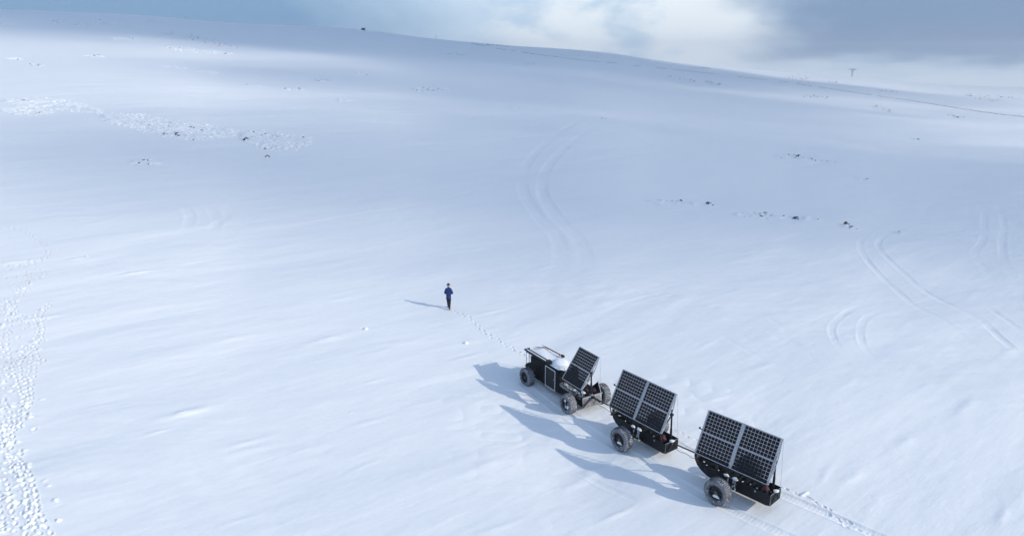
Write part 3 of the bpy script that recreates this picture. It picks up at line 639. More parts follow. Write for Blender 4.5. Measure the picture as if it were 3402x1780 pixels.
# ------------------------------------------------------------------ wheels
def wheel(parent, x, y, z, out, rad=.6, wd=.46, rim_snow=0):
    """out = +1 when the outer face looks towards the camera's side"""
    root = MB(); nl = 42; sub = 4; prof = [(-.20, .34, 0), (-.225, .40, .0), (-.232, .47, .012), (-.228, .53, .022), (-.19, .585, .030), (-.10, .60, .034), (0, .604, .034), (.10, .60, .034), (.19, .585, .030), (.228, .53, .022), (.232, .47, .012), (.225, .40, .0), (.20, .34, 0)]
    n = nl * sub; V = []; F = []; mats = []; sc = rad / .604; sw = wd / .46
    for i in range(n):
        for j, (yy, rr, cut) in enumerate(prof):
            skew = yy * .35 * (1 if yy > 0 else -1)
            a = 2 * math.pi * (i / n) + skew
            r = rr - (cut if (i % sub) >= 2 else 0)
            V.append((r * sc * math.cos(a), yy * sw, r * sc * math.sin(a)))
    P = len(prof); t = MB()
    for mat, cond in ((MAT['tyre'], lambda i, j: not ((i % sub) == 2 and 1 <= j <= P - 3)), (MAT['tyresnow'], lambda i, j: (i % sub) == 2 and 1 <= j <= P - 3)):
        fs = [(i * P + j, i * P + j + 1, ((i + 1) % n) * P + j + 1, ((i + 1) % n) * P + j) for i in range(n) for j in range(P - 1) if cond(i, j)]
        t.add(V, fs, mat)
    w = empty('wheel', (x, y, z)); w.parent = parent
    t.build('tyre', w)
    r = MB(); R0 = .345 * sc
    # barrel
    Vb = []; Fb = []; nb = 36
    prof2 = [(-.20, R0), (-.19, R0 - .03), (-.05, R0 - .05), (.08, R0 - .05), (.19, R0 - .03), (.20, R0)]
    for i in range(nb):
        a = 2 * math.pi * i / nb
        for yy, rr in prof2: Vb.append((rr * math.cos(a), yy * sw, rr * math.sin(a)))
    Fb = [(i * 6 + j, ((i + 1) % nb) * 6 + j, ((i + 1) % nb) * 6 + j + 1, i * 6 + j + 1) for i in range(nb) for j in range(5)]
    r.add(Vb, Fb, MAT['rim'])
    yo = out * .06
    r.tube((0, yo - .015, 0), (0, yo + .015, 0), R0 - .055, MAT['rim'], 30)
    r.tube((0, -.14, 0), (0, out * .17, 0), .075, MAT['rim'], 16)
    for k in range(8):
        a = 2 * math.pi * k / 8; c, s = math.cos(a), math.sin(a)
        r.beam((.06 * c, out * .13, .06 * s), ((R0 - .035) * c, out * .12, (R0 - .035) * s), .035, .04, MAT['rim'], up=(0, 1, 0))
    for k in range(5):
        a = 2 * math.pi * k / 5; r.tube((.045 * math.cos(a), out * .17, .045 * math.sin(a)), (.045 * math.cos(a), out * .185, .045 * math.sin(a)), .012, MAT['alu'], 6)
    r.build('rim', w)
    if rim_snow:
        s = MB()
        if rim_snow == 1: s.blob((0, out * .10, -.20), (.20, .06, .09), MAT['snowcap'], .25, seed=4)
        else:
            s.blob((-.05, out * .10, -.12), (.22, .05, .17), MAT['snowcap'], .35, seed=9); s.blob((.12, out * .10, .14), (.09, .05, .10), MAT['snowcap'], .3, seed=3)
        s.build('snow_clump', w, smooth=True)
    return w

# ------------------------------------------------------------------ solar arrays
TILT = R(62.56)
def panel_axes(): return Vector((0, -math.cos(TILT), math.sin(TILT))), Vector((0, math.sin(TILT), math.cos(TILT)))
def solar_panel(parent, o, ncol=10, nrow=6, pw=1.65, ph=.99):
    """o = lower rear corner of the panel; u runs forward (+x), v up the slope"""
    v, n = panel_axes(); u = Vector((1, 0, 0)); o = Vector(o)
    mb = MB(); pc = MAT['cell']; px = (pw - .07) / ncol; py = (ph - .05) / nrow; cs = .885; ch = .075
    for i in range(ncol):
        for j in range(nrow):
            c = o + u * (.035 + px * (i + .5)) + v * (.025 + py * (j + .5)); a = px * cs / 2; b = py * cs / 2
            pts = [(a, b * (1 - ch * 2)), (a * (1 - ch * 2), b), (-a * (1 - ch * 2), b), (-a, b * (1 - ch * 2)), (-a, -b * (1 - ch * 2)), (-a * (1 - ch * 2), -b), (a * (1 - ch * 2), -b), (a, -b * (1 - ch * 2))]
            top = [c + u * p + v * q + n * .005 for p, q in pts]; bot = [c + u * p + v * q - n * .005 for p, q in pts]
            mb.add(top + bot, [tuple(range(8)), tuple(range(15, 7, -1))] + [(k, 8 + k, 8 + (k + 1) % 8, (k + 1) % 8) for k in range(8)], pc)
    p = mb.build('solar_panel', parent)
    g = MB(); g.add([o, o + u * pw, o + u * pw + v * ph, o + v * ph], [(0, 1, 2, 3)], MAT['glass']); g.build('clear_sheet', p)
    f = MB(); th = .007
    for k, c0, c1 in ((0, o, o + u * pw), (1, o + v * ph, o + v * ph + u * pw)): f.frame((c0 + c1) / 2, u * pw / 2, v * th, n * .018, MAT['alu'])
    for c0 in (o + u * .008, o + u * (pw - .008)): f.frame(c0 + v * ph / 2, u * .008, v * (ph / 2 - th), n * .016, MAT['alu'])
    f.build('panel_frame', p)
    return p
def truss(parent, x, y0, z0, length, name='support_truss'):
    """silver bowed ladder truss behind the array, in the plane x = const"""
    v, n = panel_axes(); o = Vector((x, y0, z0)); mb = MB(); N_ = 9; dep = .20
    off = lambda t: -n * (.035 + dep * min(1, 1 - abs(2 * t - 1) ** 1.4))
    mb.beam(o - n * .04, o + v * length - n * .04, .05, .04, MAT['alu'], up=n)
    pts = [o + v * length * (k / N_) + off(k / N_) for k in range(N_ + 1)]
    for a, b in zip(pts, pts[1:]): mb.beam(a, b, .035, .035, MAT['alu'], up=n)
    for k in range(1, N_): mb.beam(o + v * length * (k / N_) - n * .05, pts[k], .022, .022, MAT['alu'], up=(1, 0, 0))
    return mb.build(name, parent)
def array(parent, xr, y0, z0, ncols, gap=.10):
    """xr = rear end; ncols columns of two stacked panels"""
    v, n = panel_axes(); pw, ph = 1.67, .99; mid = .012
    for c in range(ncols):
        for r_ in range(2):
            solar_panel(parent, Vector((xr + c * (pw + gap), y0, z0)) + v * (r_ * (ph + mid)), pw=pw)
    tot = ncols * pw + (ncols - 1) * gap; hh = 2 * ph + mid
    u = Vector((1, 0, 0))
    if ncols == 2:
        mb = MB(); c = Vector((xr + pw + gap / 2, y0, z0)); mb.frame(c + v * hh / 2 - n * .005, u * gap * .30, v * hh / 2, n * .02, MAT['alu']); mb.build('centre_column', parent)
        truss(parent, xr + pw + gap / 2, y0, z0, hh)
    for s_ in (0.0, .5, 1.0):
        mb = MB(); mb.beam(Vector((xr, y0, z0)) + v * hh * s_ - n * .035, Vector((xr + tot, y0, z0)) + v * hh * s_ - n * .035, .03, .03, MAT['alu']); mb.build('cross_rail', parent)
    truss(parent, xr - .03, y0, z0, hh); truss(parent, xr + tot + .03, y0, z0, hh)
    return tot, hh
def actuator(parent, x, y, zb, zt, y0, z0):
    mb = MB(); mb.tube((x, y, zb), (x, y + .02, zb + (zt - zb) * .5), .055, MAT['steel'], 12); mb.tube((x, y + .02, zb + (zt - zb) * .5), (x, y + .05, zt), .042, MAT['steel'], 12)
    mb.tube((x, y, zb - .04), (x, y, zb + .02), .09, MAT['alu'], 12)
    mb.frame((x, y + .05, zt), (.07, 0, 0), (0, .06, 0), (0, 0, .05), MAT['steel'])
    v, n = panel_axes()
    for s_ in (.28, .62):
        q = Vector((x, y0, z0)) + v * 2.0 * s_ - n * .1; mb.beam((x, y + .05, zt - .02), q, .045, .045, MAT['steel'])
    return mb.build('tilt_actuator', parent)

# ------------------------------------------------------------------ sled trailers
def loft(sections, mat, mb, close_ends=True):
    n = len(sections[0]); V = [p for s in sections for p in s]; F = []
    for i in range(len(sections) - 1):
        for j in range(n): F.append((i * n + j, i * n + (j + 1) % n, (i + 1) * n + (j + 1) % n, (i + 1) * n + j))
    if close_ends: F += [tuple(range(n - 1, -1, -1)), tuple((len(sections) - 1) * n + j for j in range(n))]
    mb.add(V, F, mat)
def trailer(key, label, dx=0.0, scuff=None):
    X, Y, yaw = VEH[key]; root = empty('solar_trailer', (X, Y, vz(key)), yaw + math.pi); tag(root, label, 'trailer', 'solar trailers towed behind the rover')
    yc, hw = -.95, .455
    # front hull: boat bow
    mb = MB(); sec = []
    for x, zb, w, zt in ((.10, .36, 1.0, .93), (.6, .35, 1.0, .935), (1.1, .36, .99, .94), (1.45, .40, .95, .95), (1.75, .50, .87, .96), (2.0, .62, .72, .98), (2.18, .78, .50, 1.0), (2.30, .94, .26, 1.01)):
        h = hw * w; b = min(.10, (zt - zb) * .3)
        sec.append([(x, yc - h, zt), (x, yc - h, zb + b), (x, yc - h + b, zb), (x, yc + h - b, zb), (x, yc + h, zb + b), (x, yc + h, zt), (x, yc + h - .035, zt), (x, yc + h - .035, max(zb + .05, zt - .22)), (x, yc - h + .035, max(zb + .05, zt - .22)), (x, yc - h + .035, zt)])
    loft(sec, MAT['hull'], mb); hull = mb.build('bow_hull', root)
    # rear box
    mb = MB(); sec = []
    for x, zb, zt in ((-1.58, .40, .94), (-1.40, .345, .94), (-.06, .345, .94)):
        h = hw + .005
        sec.append([(x, yc - h, zt), (x, yc - h, zb + .07), (x, yc - h + .07, zb), (x, yc + h - .07, zb), (x, yc + h, zb + .07), (x, yc + h, zt), (x, yc + h - .03, zt), (x, yc + h - .03, zb + .12), (x, yc - h + .03, zb + .12), (x, yc - h + .03, zt)])
    loft(sec, MAT['hull'], mb)
    mb.box(-1.605, -1.582, yc - hw, yc + hw, .41, .945, MAT['hull']); mb.box(-.058, -.03, yc - hw, yc + hw, .36, .945, MAT['hull'])
    mb.build('rear_box', root)
    mb = MB(); r_ = MAT['greyplate']
    mb.beam((-1.615, yc - hw, .945), (-1.615, yc + hw, .945), .02, .02, r_); mb.beam((-1.6, yc + hw + .005, .95), (-.05, yc + hw + .005, .95), .015, .015, MAT['black']); mb.beam((-1.612, yc + hw, .42), (-1.612, yc + hw, .94), .02, .02, r_)
    mb.build('box_rim', root)
    # cargo under covers
    rr = random.Random(len(key)); mb = MB()
    for k in range(6): mb.blob((.35 + k * .31, yc + rr.uniform(-.1, .1), .80 + rr.uniform(-.02, .04)), (.24, .33 - .03 * k, .12), MAT['black'], .2, seed=k + 3)
    for k in range(3): mb.blob((-.25 - k * .3, yc + rr.uniform(-.06, .06), .74), (.22, .34, .15), MAT['black'], .2, seed=k + 13)
    mb.build('cargo_bag', root, smooth=True)
    mb = MB()
    for k in range(6):
        x = rr.uniform(-1.2, 2.0); mb.blob((x, yc + hw * .80 * (1 if x < 1.6 else .6) + rr.uniform(-.14, -.05), .90), (rr.uniform(.02, .05), rr.uniform(.02, .05), .02), MAT['snowcap'], .3, 8, 5, seed=k)
    tag(mb.build('snow_dusting', root, smooth=True), kind='stuff')
    wx = .33 if key == 'rear' else .43
    # axle, swing arms, snow caught on them
    mb = MB()
    mb.tube((wx, .12, .6), (wx, -2.02, .6), .05, MAT['steel'], 12)
    for s_ in (.10, -.16): mb.beam((wx + s_, -.02, .64), (.02 + s_ * .4, -.52, .86), .06, .06, MAT['steel']); mb.beam((wx + s_, -1.9, .64), (.02 + s_ * .4, -1.42, .86), .06, .06, MAT['steel'])
    mb.box(-.03, .42, -.47, -.38, .46, .98, MAT['steel']); mb.box(-.03, .42, -1.52, -1.43, .46, .98, MAT['steel'])
    for x in (.05, .3): mb.tube((x, -.42, .98), (x, -.30, .62), .035, MAT['alu'], 8)
    mb.tube((-.05, -.34, .98), (-.06, -.33, .50), .02, MAT['alu'], 8); mb.tube((.2, -.2, .6), (.2, .1, .6), .09, MAT['steel'], 12)
    mb.build('axle', root)
    mb = MB()
    for (x, y, z, s_) in ((.40, -.40, 1.02, .12), (-.02, -.40, 1.03, .14), (-.06, -.33, .52, .05), (.0, -.33, .72, .045), (.2, -.22, .70, .06)):
        mb = MB(); mb.blob((x, y, z), (s_, s_ * .6, s_ * .45), MAT['snowcap'], .2, seed=int(x * 90 + 50)); mb.build('caught_snow', root, smooth=True)
    wheel(root, wx, .34, .59, 1, .60, .47, 1); wheel(root, wx, -2.24, .59, -1, .60, .47)
    y0, z0 = -.37, 1.44; xr = .34 - 1.70 - (.08 if key == 'rear' else 0)
    array(root, xr, y0, z0, 2)
    # pivots at the lower corners
    for x in (xr + .02, .45, xr + 3.36):
        mb = MB(); mb.tube((x, yc + hw - .03, .96), (x, y0, z0 - .02), .03, MAT['darkred'] if x != .45 else MAT['steel'], 8); mb.box(x - .05, x + .05, yc + hw - .10, yc + hw + .03, .93, .985, MAT['steel']); mb.build('pivot_post', root)
    mb = MB(); mb.blob((-1.22, -.72, 1.0), (.17, .15, .17), MAT['darkred'], .25, seed=2); mb.blob((-1.05, -.66, 1.02), (.10, .10, .14), MAT['black'], .25, seed=5); mb.build('strap_bundle', root, smooth=True)
    actuator(root, -1.40, -1.10, .72, 2.22, y0, z0)
    # guy wires
    v, n = panel_axes(); top = Vector((xr, y0, z0)) + v * 2.0
    mb = MB(); mb.tube(top - Vector((.05, .05, 0)), (-1.58, -1.38, 1.0), .006, MAT['alu'], 5); mb.build('guy_wire', root)
    mb = MB(); mt = Vector((xr + 3.46, y0, z0)) + v * 1.06; mb.tube(mt, mt + Vector((.10, .0, .04)), .02, MAT['steel'], 8); mb.blob(mt + Vector((.13, 0, .05)), (.05, .05, .05), MAT['steel'], .05); mb.build('marker_knob', root)
    return root
tr_mid = trailer('mid', 'black solar trailer between the four wheeled rover and the rear trailer')
tr_rear = trailer('rear', 'black solar trailer at the tail end of the convoy nearest the camera')

# tow bars, each carried by the trailer it pulls
def towbar(root, key, nose, behind, anchor, z1=.95, z2=.86):
    a = vloc(behind, *anchor); X, Y, yaw = VEH[key]; ang = yaw + math.pi
    dx, dy = a[0] - X, a[1] - Y; ax = dx * math.cos(ang) + dy * math.sin(ang); ay = -dx * math.sin(ang) + dy * math.cos(ang)
    mb = MB(); p = Vector((nose[0] - .35, nose[1], z1 + .06)); q = Vector((ax, ay, z2)); mb.tube(p, q, .032, MAT['steel'], 10)
    mb.tube(q - Vector((.0, .0, .07)), q + Vector((0, 0, .08)), .05, MAT['alu'], 10)
    mb.blob(p + Vector((.33, 0, -.02)), (.07, .09, .06), MAT['steel'], .15)
    mb.build('tow_bar', root)
    mb = MB(); pts = [p.lerp(q, t) + Vector((0, .02, -.34 * math.sin(math.pi * t) * (1 + .3 * math.sin(9 * t)))) for t in [k / 14 for k in range(15)]]
    mb.path(pts, .009, MAT['black'], 6); mb.build('cable', root)
    return ax, ay
towbar(tr_rear, 'rear', (2.30, -.95), 'mid', (-1.63, -.95), .99, .90)
towbar(tr_mid, 'mid', (2.30, -.95), 'rover', (-.20, -1.2), .99, .93)
for root in (tr_mid, tr_rear):
    mb = MB()
    for y in (-.62, -1.28): mb.beam((-1.63, y, .52), (-1.64, -.95, .90), .03, .03, MAT['steel'])
    mb.blob((-1.63, -.92, .98), (.10, .14, .035), MAT['snowcap'], .2, seed=6); mb.build('hitch_bracket', root)

# ------------------------------------------------------------------ rover
X, Y, yaw = VEH['rover']; rv = empty('polar_rover', (X, Y, vz('rover')), yaw + math.pi)
tag(rv, 'black four wheeled rover with snowy roof and two solar panels leading the trailers', 'rover')
ya, yb = -1.88, -.56; ym = (ya + yb) / 2
mb = MB(); sec = []
for x, zb, zt in ((2.0, .32, 1.66), (2.3, .30, 1.70), (4.4, .30, 1.66), (4.86, .46, 1.62)):
    c = .07; sec.append([(x, ya, zb + c), (x, ya + c, zb), (x, yb - c, zb), (x, yb, zb + c), (x, yb, zt - c), (x, yb - c, zt), (x, ya + c, zt), (x, ya, zt - c)])
loft(sec, MAT['black'], mb); mb.build('body', rv)
mb = MB(); sec = []       # rear chassis deck
for x, zb, zt in ((0.0, .42, .93), (.9, .42, .97), (2.0, .36, 1.0)):
    sec.append([(x, ya + .03, zb), (x, yb - .03, zb), (x, yb - .0, zt), (x, ya + .0, zt)])
loft(sec, MAT['black'], mb)
mb.build('rear_deck', rv)
mb = MB(); mb.add([(.05, yb - .02, .945), (1.96, yb - .02, 1.012), (1.96, yb - .32, 1.03), (.05, yb - .32, .965)], [(0, 1, 2, 3)], MAT['greyplate']); mb.add([(.05, yb + .012, .80), (1.96, yb + .012, .86), (1.96, yb + .012, 1.0), (.05, yb + .012, .94)], [(0, 1, 2, 3)], MAT['greyplate']); mb.build('deck_plate', rv)
mb = MB()
for k, (x, y, s_) in enumerate(((1.55, -.72, .07), (1.35, -.66, .05), (1.7, -.7, .05), (.8, -.7, .09), (1.0, -.62, .05), (.35, -.7, .07))): mb.blob((x, y, 1.03), (s_, s_ * .7, s_ * .4), MAT['snowcap'], .2, 8, 6, seed=k)
tag(mb.build('deck_snow', rv, smooth=True), kind='stuff')
# side door with its dashed white seam
mb = MB(); x0, x1, z0, z1 = 2.40, 3.34, .36, 1.56
mb.box(x0, x1, yb, yb + .018, z0, z1, MAT['steel'])
W_ = MAT['snowcap']
def dash(xa, za, xb, zb, n):
    for k in range(n):
        t0, t1 = (k + .22) / n, (k + .72) / n; mb.beam((xa + (xb - xa) * t0, yb + .024, za + (zb - za) * t0), (xa + (xb - xa) * t1, yb + .024, za + (zb - za) * t1), .010, .034, W_, up=(0, 1, 0) if abs(xb - xa) > abs(zb - za) else (0, 1, 0))
for (a, b, c, d, n) in ((x0, z0, x0, z1, 11), (x1, z0, x1, z1, 11), (x0, z1, x1, z1, 8), (x0, z0, x1, z0, 8)):
    for k in range(n):
        t = (k + .5) / n; hx = .5 * abs(c - a) / n * .6 if c != a else .028; hz = .5 * abs(d - b) / n * .6 if d != b else .028
        cx, cz = a + (c - a) * t, b + (d - b) * t; mb.box(cx - hx, cx + hx, yb + .019, yb + .028, cz - hz, cz + hz, W_)
dr = mb.build('side_door', rv); dr['label'] = 'dark door outlined with white dashes'
mb = MB(); mb.tube((2.5, yb + .03, .95), (2.5, yb + .03, 1.07), .012, MAT['alu'], 6); mb.build('handle', dr)
# roof: snow sheet, canopy over the nose, rails
mb = MB(); nx, ny = 22, 10; V = []; F = []; rr = random.Random(2)
for i in range(nx):
    for j in range(ny):
        x = 2.05 + 3.3 * i / (nx - 1); y = ya + .03 + (yb - ya - .06) * j / (ny - 1); e = min(i, nx - 1 - i, j, ny - 1 - j)
        V.append((x, y, 1.715 + (.045 * min(e, 2) / 2) + .02 * math.sin(x * 3 + y * 5) * (e > 0) - (.05 if x < 2.2 else 0)))
F = [(i * ny + j, (i + 1) * ny + j, (i + 1) * ny + j + 1, i * ny + j + 1) for i in range(nx - 1) for j in range(ny - 1)]
mb.add(V, F, MAT['snowcap']); mb.build('roof_snow', rv, smooth=True)
mb = MB(); mb.box(4.80, 5.42, ya, yb, 1.655, 1.70, MAT['black']); mb.box(2.02, 4.79, ya + .02, yb - .02, 1.66, 1.705, MAT['black']); mb.build('roof', rv)
mb = MB(); mb.blob((2.80, ym + .05, 1.74), (.52, .46, .24), MAT['snowcap'], .05, 24, 16, seed=4, flat=-.3); mb.blob((2.25, ym + .2, 1.70), (.30, .42, .12), MAT['snowcap'], .1, 16, 10, seed=8); mb.build('roof_dome', rv, smooth=True)
mb = MB()
for y in (yb + .03, yb - .17): mb.tube((3.12, y, 1.80), (5.50, y, 1.78), .052, MAT['steel'], 12)
mb.tube((5.48, yb + .03, 1.79), (5.48, yb - .3, 1.79), .045, MAT['steel'], 10); mb.frame((3.15, yb - .08, 1.82), (.12, 0, 0), (0, .12, 0), (0, 0, .11), MAT['steel'])
mb.tube((3.05, yb - .06, 1.80), (3.05, yb - .06, 1.98), .05, MAT['steel'], 10)
for x in (3.7, 4.4, 5.1): mb.box(x - .04, x + .04, yb - .14, yb, 1.70, 1.79, MAT['steel'])
mb.build('roof_rail', rv)
mb = MB(); mb.beam((3.3, yb - .07, 1.80), (5.42, yb - .07, 1.785), .11, .03, MAT['snowcap']); mb.build('rail_snow', rv)
mb = MB(); mb.tube((3.42, ya + .12, 1.86), (5.15, ya + .12, 1.80), .035, MAT['red'], 10); mb.tube((5.15, ya + .12, 1.80), (5.5, ya + .12, 1.82), .018, MAT['alu'], 8)
mb.tube((3.46, ya + .12, 1.85), (3.28, ya + .12, 1.86), .085, MAT['steel'], 12); mb.tube((5.0, ya + .2, 1.80), (5.5, ya + .6, 1.80), .012, MAT['steel'], 6); mb.tube((5.15, ya + .2, 1.80), (5.42, yb - .5, 1.79), .012, MAT['steel'], 6)
for x in (3.7, 4.9): mb.tube((x, ya + .12, 1.70), (x, ya + .12, 1.83), .02, MAT['steel'], 8)
mb.build('red_pole', rv)
# nose: low box, bumper, thin posts carrying the canopy
mb = MB(); sec = []
for x, zb, zt in ((4.87, .44, 1.02), (5.30, .52, .98), (5.46, .62, .90)): sec.append([(x, ya + .02, zb), (x, yb - .02, zb), (x, yb - .02, zt), (x, ya + .02, zt)])
loft(sec, MAT['black'], mb); mb.build('nose', rv)
mb = MB()
for (x, y) in ((5.40, yb - .03), (5.10, yb - .02), (5.40, ya + .03), (5.40, ym), (5.41, yb - .35), (5.1, ya + .03)):
    mb = MB(); mb.tube((x, y, .95), (x, y, 1.66), .016, MAT['alu'] if x > 5.2 else MAT['steel'], 8); mb.build('canopy_post', rv)
mb = MB(); mb.tube((5.52, ya, .72), (5.52, yb, .72), .04, MAT['steel'], 10); mb.box(5.44, 5.52, ym - .08, ym + .08, .64, .78, MAT['steel']); mb.build('bumper', rv)
for y, s_ in ((yb - .18, 1), (ya + .18, -1)):
    mb = MB(); mb.tube((5.455, y, .80), (5.49, y, .80), .06, MAT['alu'], 14); mb.build('headlight', rv)
# axles and arms
for x in (.42, 4.42):
    mb = MB()
    mb.tube((x, -.20, .58), (x, -2.22, .58), .055, MAT['steel'], 12)
    for y, y2 in ((-.3, -.62), (-2.15, -1.84)): mb.beam((x - .2, y2, .60), (x, y, .60), .05, .06, MAT['steel']); mb.beam((x + .2, y2, .60), (x, y, .60), .05, .06, MAT['steel']); mb.tube((x, y, .66), (x - .05, y2, 1.02), .035, MAT['steel'], 8)
    mb.build('axle', rv)
RW = .565
wheel(rv, 4.44, -.02, RW - .01, 1, RW, .44, 0); wheel(rv, .44, -.04, RW - .01, 1, RW, .44, 2); wheel(rv, 4.44, -2.40, RW - .01, -1, RW, .44); wheel(rv, .44, -2.38, RW - .01, -1, RW, .44)
# tail: scuffed plate with cross braces, mast foot, bits of gear
mb = MB(); mb.add([(-.10, ya, .34), (-.10, yb - .02, .34), (-.06, yb - .02, .96), (-.06, ya, .96), (-.13, ya, .34), (-.13, yb - .02, .34), (-.09, yb - .02, .96), (-.09, ya, .96)], [(0, 1, 2, 3), (7, 6, 5, 4), (0, 4, 5, 1), (1, 5, 6, 2), (2, 6, 7, 3), (3, 7, 4, 0)], MAT['greyplate']); mb.build('tail_plate', rv)
mb = MB(); mb.beam((-.15, yb - .05, .42), (-.15, ya + .65, .93), .03, .04, MAT['steel']); mb.beam((-.15, ya + .1, .42), (-.15, yb - .65, .93), .03, .04, MAT['steel']); mb.beam((-.14, ya, .965), (-.14, yb, .965), .05, .05, MAT['alu'])
mb.box(-.26, -.14, -1.28, -1.12, .84, .99, MAT['steel']); mb.build('tail_brace', rv)
mb = MB(); rr = random.Random(8)
for k in range(5): mb.blob((.15 + .22 * (k % 3), -1.0 - .17 * k, 1.04 + .03 * (k % 2)), (.13, .12, .12), MAT['darkred'] if k in (1, 3) else MAT['black'], .25, 10, 8, seed=k)
mb.build('cargo_bag', rv, smooth=True)
mb = MB(); mb.blob((.18, -.82, 1.12), (.17, .10, .06), MAT['snowcap'], .2, seed=3); mb.build('caught_snow', rv, smooth=True)
mb = MB()
for (a, b, c) in (((-.05, ya + .02, .96), (.75, ya + .02, .98), (.35, ya - .08, 1.42)),):
    t = .04; mb.add([a, b, c, (a[0], a[1] - t, a[2]), (b[0], b[1] - t, b[2]), (c[0], c[1] - t, c[2])], [(0, 1, 2), (5, 4, 3), (0, 3, 4, 1), (1, 4, 5, 2), (2, 5, 3, 0)], MAT['black'])
    mb.beam(a, c, .035, .035, MAT['alu'])
mb.build('wheel_guard', rv)
TILT = R(54.5)
y0, z0 = -.52, 1.42; xr = .02
array(rv, xr, y0, z0, 1)
for x in (xr + .02, xr + 1.62):
    mb = MB(); mb.tube((x, yb - .03, .98), (x, y0, z0 - .02), .028, MAT['steel'], 8); mb.tube((x + .0, yb - .03, .98), (x - .12, yb - .02, 1.2), .018, MAT['alu'], 8); mb.build('pivot_post', rv)
actuator(rv, -.02, -1.22, 1.0, 2.26, y0, z0)
v, n = panel_axes(); top = Vector((xr, y0, z0)) + v * 2.0
mb = MB(); mb.tube(top - Vector((.05, .05, 0)), (-.10, ya + .1, .98), .006, MAT['alu'], 5); mb.build('guy_wire', rv)

# ------------------------------------------------------------------ person (walking away, seen from behind)
def skin_mesh(name, verts, edges, radii, mat, parent=None, sub=2, root=0):
    me = bpy.data.meshes.new(name); me.from_pydata(verts, edges, []); o = bpy.data.objects.new(name, me); col.objects.link(o)
    sk = o.modifiers.new('skin', 'SKIN'); sk.use_smooth_shade = True
    lay = me.skin_vertices[0].data
    for i, r in enumerate(radii):
        lay[i].radius = r if isinstance(r, tuple) else (r, r); lay[i].use_root = (i == root)
    ss = o.modifiers.new('subdivision', 'SUBSURF'); ss.levels = sub; ss.render_levels = sub
    me.materials.append(mat)
    if parent: o.parent = parent
    return o
fp = ground(1491, 1028); 
pr = empty('person', (fp[0], fp[1] + .12, float(base_z(fp[0], fp[1])) - .03), R(4)); tag(pr, 'person in a blue jacket and dark cap walking away across the snow', 'person')
K = 1.07   # stature scale, head 1.79 m at 1.0
J = {'pelvis': (0, 0, .96), 'hem': (0, -.01, .82), 'belt': (0, 0, 1.04), 'waist': (.0, .01, 1.10), 'chest': (.0, .03, 1.32), 'neckb': (0, .06, 1.50), 'neck': (0, .10, 1.56), 'collar': (0, .11, 1.60), 'head1': (0, .15, 1.63), 'head2': (0, .16, 1.73),
     'rsh': (.19, .04, 1.44), 'rel': (.29, -.04, 1.17), 'rwr': (.17, .20, 1.10), 'lsh': (-.19, .05, 1.44), 'lel': (-.27, .0, 1.16), 'lwr': (-.15, .23, 1.13),
     'rhip': (.10, 0, .90), 'rkn': (.075, -.03, .50), 'ran': (.05, -.23, .13), 'rto': (.06, -.08, .05),
     'lhip': (-.09, 0, .90), 'lkn': (-.065, .16, .50), 'lan': (-.04, .26, .10), 'lto': (-.04, .44, .05)}
J = {k: (v[0] * K * .92, v[1] * K, v[2] * K) for k, v in J.items()}
def chain(keys_edges, rad, name, mat, sub=2):
    ks = []; E = []
    for a, b in keys_edges:
        for q in (a, b):
            if q not in ks: ks.append(q)
        E.append((ks.index(a), ks.index(b)))
    rr_ = [tuple(c * K for c in (rad[k] if isinstance(rad[k], tuple) else (rad[k], rad[k]))) for k in ks]
    return skin_mesh(name, [J[k] for k in ks], E, rr_, mat, pr, sub)
body_e = [('pelvis', 'waist'), ('waist', 'chest'), ('chest', 'neckb'), ('neckb', 'neck'), ('neck', 'head1'), ('head1', 'head2'), ('chest', 'rsh'), ('rsh', 'rel'), ('rel', 'rwr'), ('chest', 'lsh'), ('lsh', 'lel'), ('lel', 'lwr'),
          ('pelvis', 'rhip'), ('rhip', 'rkn'), ('rkn', 'ran'), ('ran', 'rto'), ('pelvis', 'lhip'), ('lhip', 'lkn'), ('lkn', 'lan'), ('lan', 'lto')]
br = dict(pelvis=(.10, .07), waist=(.10, .07), chest=(.12, .08), neckb=.065, neck=.055, head1=(.075, .085), head2=(.078, .09), rsh=.055, rel=.042, rwr=.03, lsh=.055, lel=.042, lwr=.03, rhip=.06, rkn=.045, ran=.03, rto=.02, lhip=.06, lkn=.045, lan=.03, lto=.03)
chain(body_e, br, 'body', MAT['skin'])
jr = dict(hem=(.175, .14), collar=(.08, .085), pelvis=(.175, .14), waist=(.165, .135), chest=(.18, .145), neckb=(.10, .09), neck=(.075, .08), rsh=.095, rel=.075, rwr=.055, lsh=.095, lel=.075, lwr=.055)
jk = chain([e for e in body_e if all(q in jr for q in e)] + [('pelvis', 'hem'), ('neck', 'collar')], jr, 'jacket', MAT['jacket']); jk['label'] = 'blue jacket with darker sleeves and collar'
tr_ = dict(belt=(.13, .10), pelvis=(.155, .12), rhip=.105, rkn=.08, ran=.06, lhip=.105, lkn=.08, lan=.06)
chain([e for e in body_e if all(q in tr_ for q in e)] + [('pelvis', 'belt')], tr_, 'trousers', MAT['trousers'])
for s_, an, to in (('right', 'ran', 'rto'), ('left', 'lan', 'lto')):
    a, t = Vector(J[an]), Vector(J[to]); up = a + Vector((0, -.0, .12)); heel = a + Vector((0, -.07, -.05))
    vs = [tuple(up), tuple(a), tuple((a + t) / 2), tuple(t), tuple(heel)]
    skin_mesh('boot', vs, [(0, 1), (1, 2), (2, 3), (1, 4)], [(.068, .068), (.06, .065), (.055, .055), (.048, .045), (.045, .045)], MAT['boots'], pr, 2, 1)
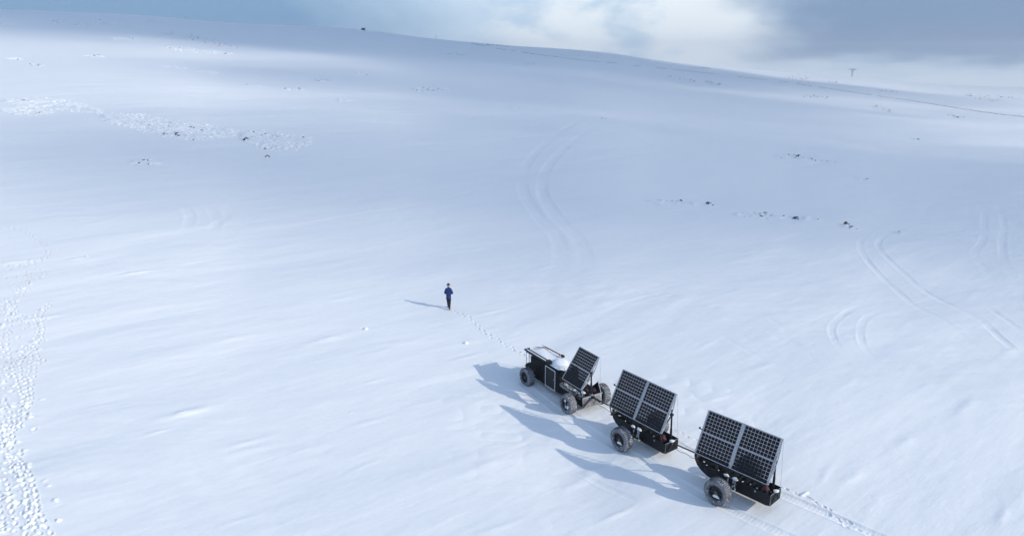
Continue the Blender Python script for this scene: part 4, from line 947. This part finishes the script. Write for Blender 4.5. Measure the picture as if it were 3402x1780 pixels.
for s_, k in ((1, 'rwr'), (-1, 'lwr')):
    w = Vector(J[k]); vs = [tuple(w)]; E = []; rd = [(.035, .035)]
    palm = w + Vector((-s_ * .035, .06, .01)); vs.append(tuple(palm)); E.append((0, 1)); rd.append((.042, .026))
    for f in range(4):
        b = palm + Vector((0, .03, .030 - f * .020)); L_ = (.034, .038, .036, .028)[f]
        b2 = b + Vector((-s_ * L_ * .6, L_ * .8, -.004)); b3 = b2 + Vector((-s_ * L_, -L_ * .2, -.008)); i = len(vs)
        vs += [tuple(b), tuple(b2), tuple(b3)]; E += [(1, i), (i, i + 1), (i + 1, i + 2)]; rd += [(.011, .011), (.010, .010), (.009, .009)]
    i = len(vs); t1 = w + Vector((-s_ * .03, .02, .045)); t2 = t1 + Vector((-s_ * .03, .035, .012)); vs += [tuple(t1), tuple(t2)]; E += [(0, i), (i, i + 1)]; rd += [(.013, .013), (.011, .011)]
    skin_mesh('hand', vs, E, rd, MAT['glove'], pr, 1, 0)
hc = Vector(J['head2'])
mb = MB(); mb.blob(hc + Vector((0, -.005, .015)), (.112, .125, .115), MAT['cap'], .02, 20, 14, seed=1, flat=-.25)
mb.add([hc + Vector(p) for p in ((-.085, .08, .01), (.085, .08, .01), (.06, .19, -.03), (-.06, .19, -.03), (-.085, .08, .025), (.085, .08, .025), (.06, .19, -.018), (-.06, .19, -.018))], [(3, 2, 1, 0), (4, 5, 6, 7), (0, 1, 5, 4), (1, 2, 6, 5), (2, 3, 7, 6), (3, 0, 4, 7)], MAT['cap'])
mb.tube(hc + Vector((-.125, -.01, -.03)), hc + Vector((-.10, -.01, -.03)), .045, MAT['cap'], 12); mb.tube(hc + Vector((.125, -.01, -.03)), hc + Vector((.10, -.01, -.03)), .045, MAT['cap'], 12)
mb.build('cap', pr, smooth=True)
mb = MB(); mb.blob(hc + Vector((0, .115, -.035)), (.016, .03, .022), MAT['skin'], 0, 8, 6)
for s_ in (-1, 1): mb.blob(hc + Vector((s_ * .035, .098, -.012)), (.012, .008, .008), MAT['cap'], 0, 8, 6)
mb.beam(hc + Vector((-.025, .100, -.075)), hc + Vector((.025, .100, -.075)), .012, .008, MAT['darkred']); mb.build('face', pr, smooth=True)

# ------------------------------------------------------------------ haze
hm = bpy.data.materials.new('haze'); hm.use_nodes = True; nt = hm.node_tree; nt.nodes.clear()
o_ = nt.nodes.new('ShaderNodeOutputMaterial'); pv = nt.nodes.new('ShaderNodeVolumePrincipled'); pv.inputs['Color'].default_value = (.80, .88, 1.0, 1); pv.inputs['Density'].default_value = HAZE; pv.inputs['Anisotropy'].default_value = 0.0
nt.links.new(pv.outputs[0], o_.inputs['Volume'])
if HAZE > 0:
    mb = MB(); mb.box(-2200, 2200, -2200, 2200, -260, 64, hm); tag(mb.build('haze'), kind='stuff')
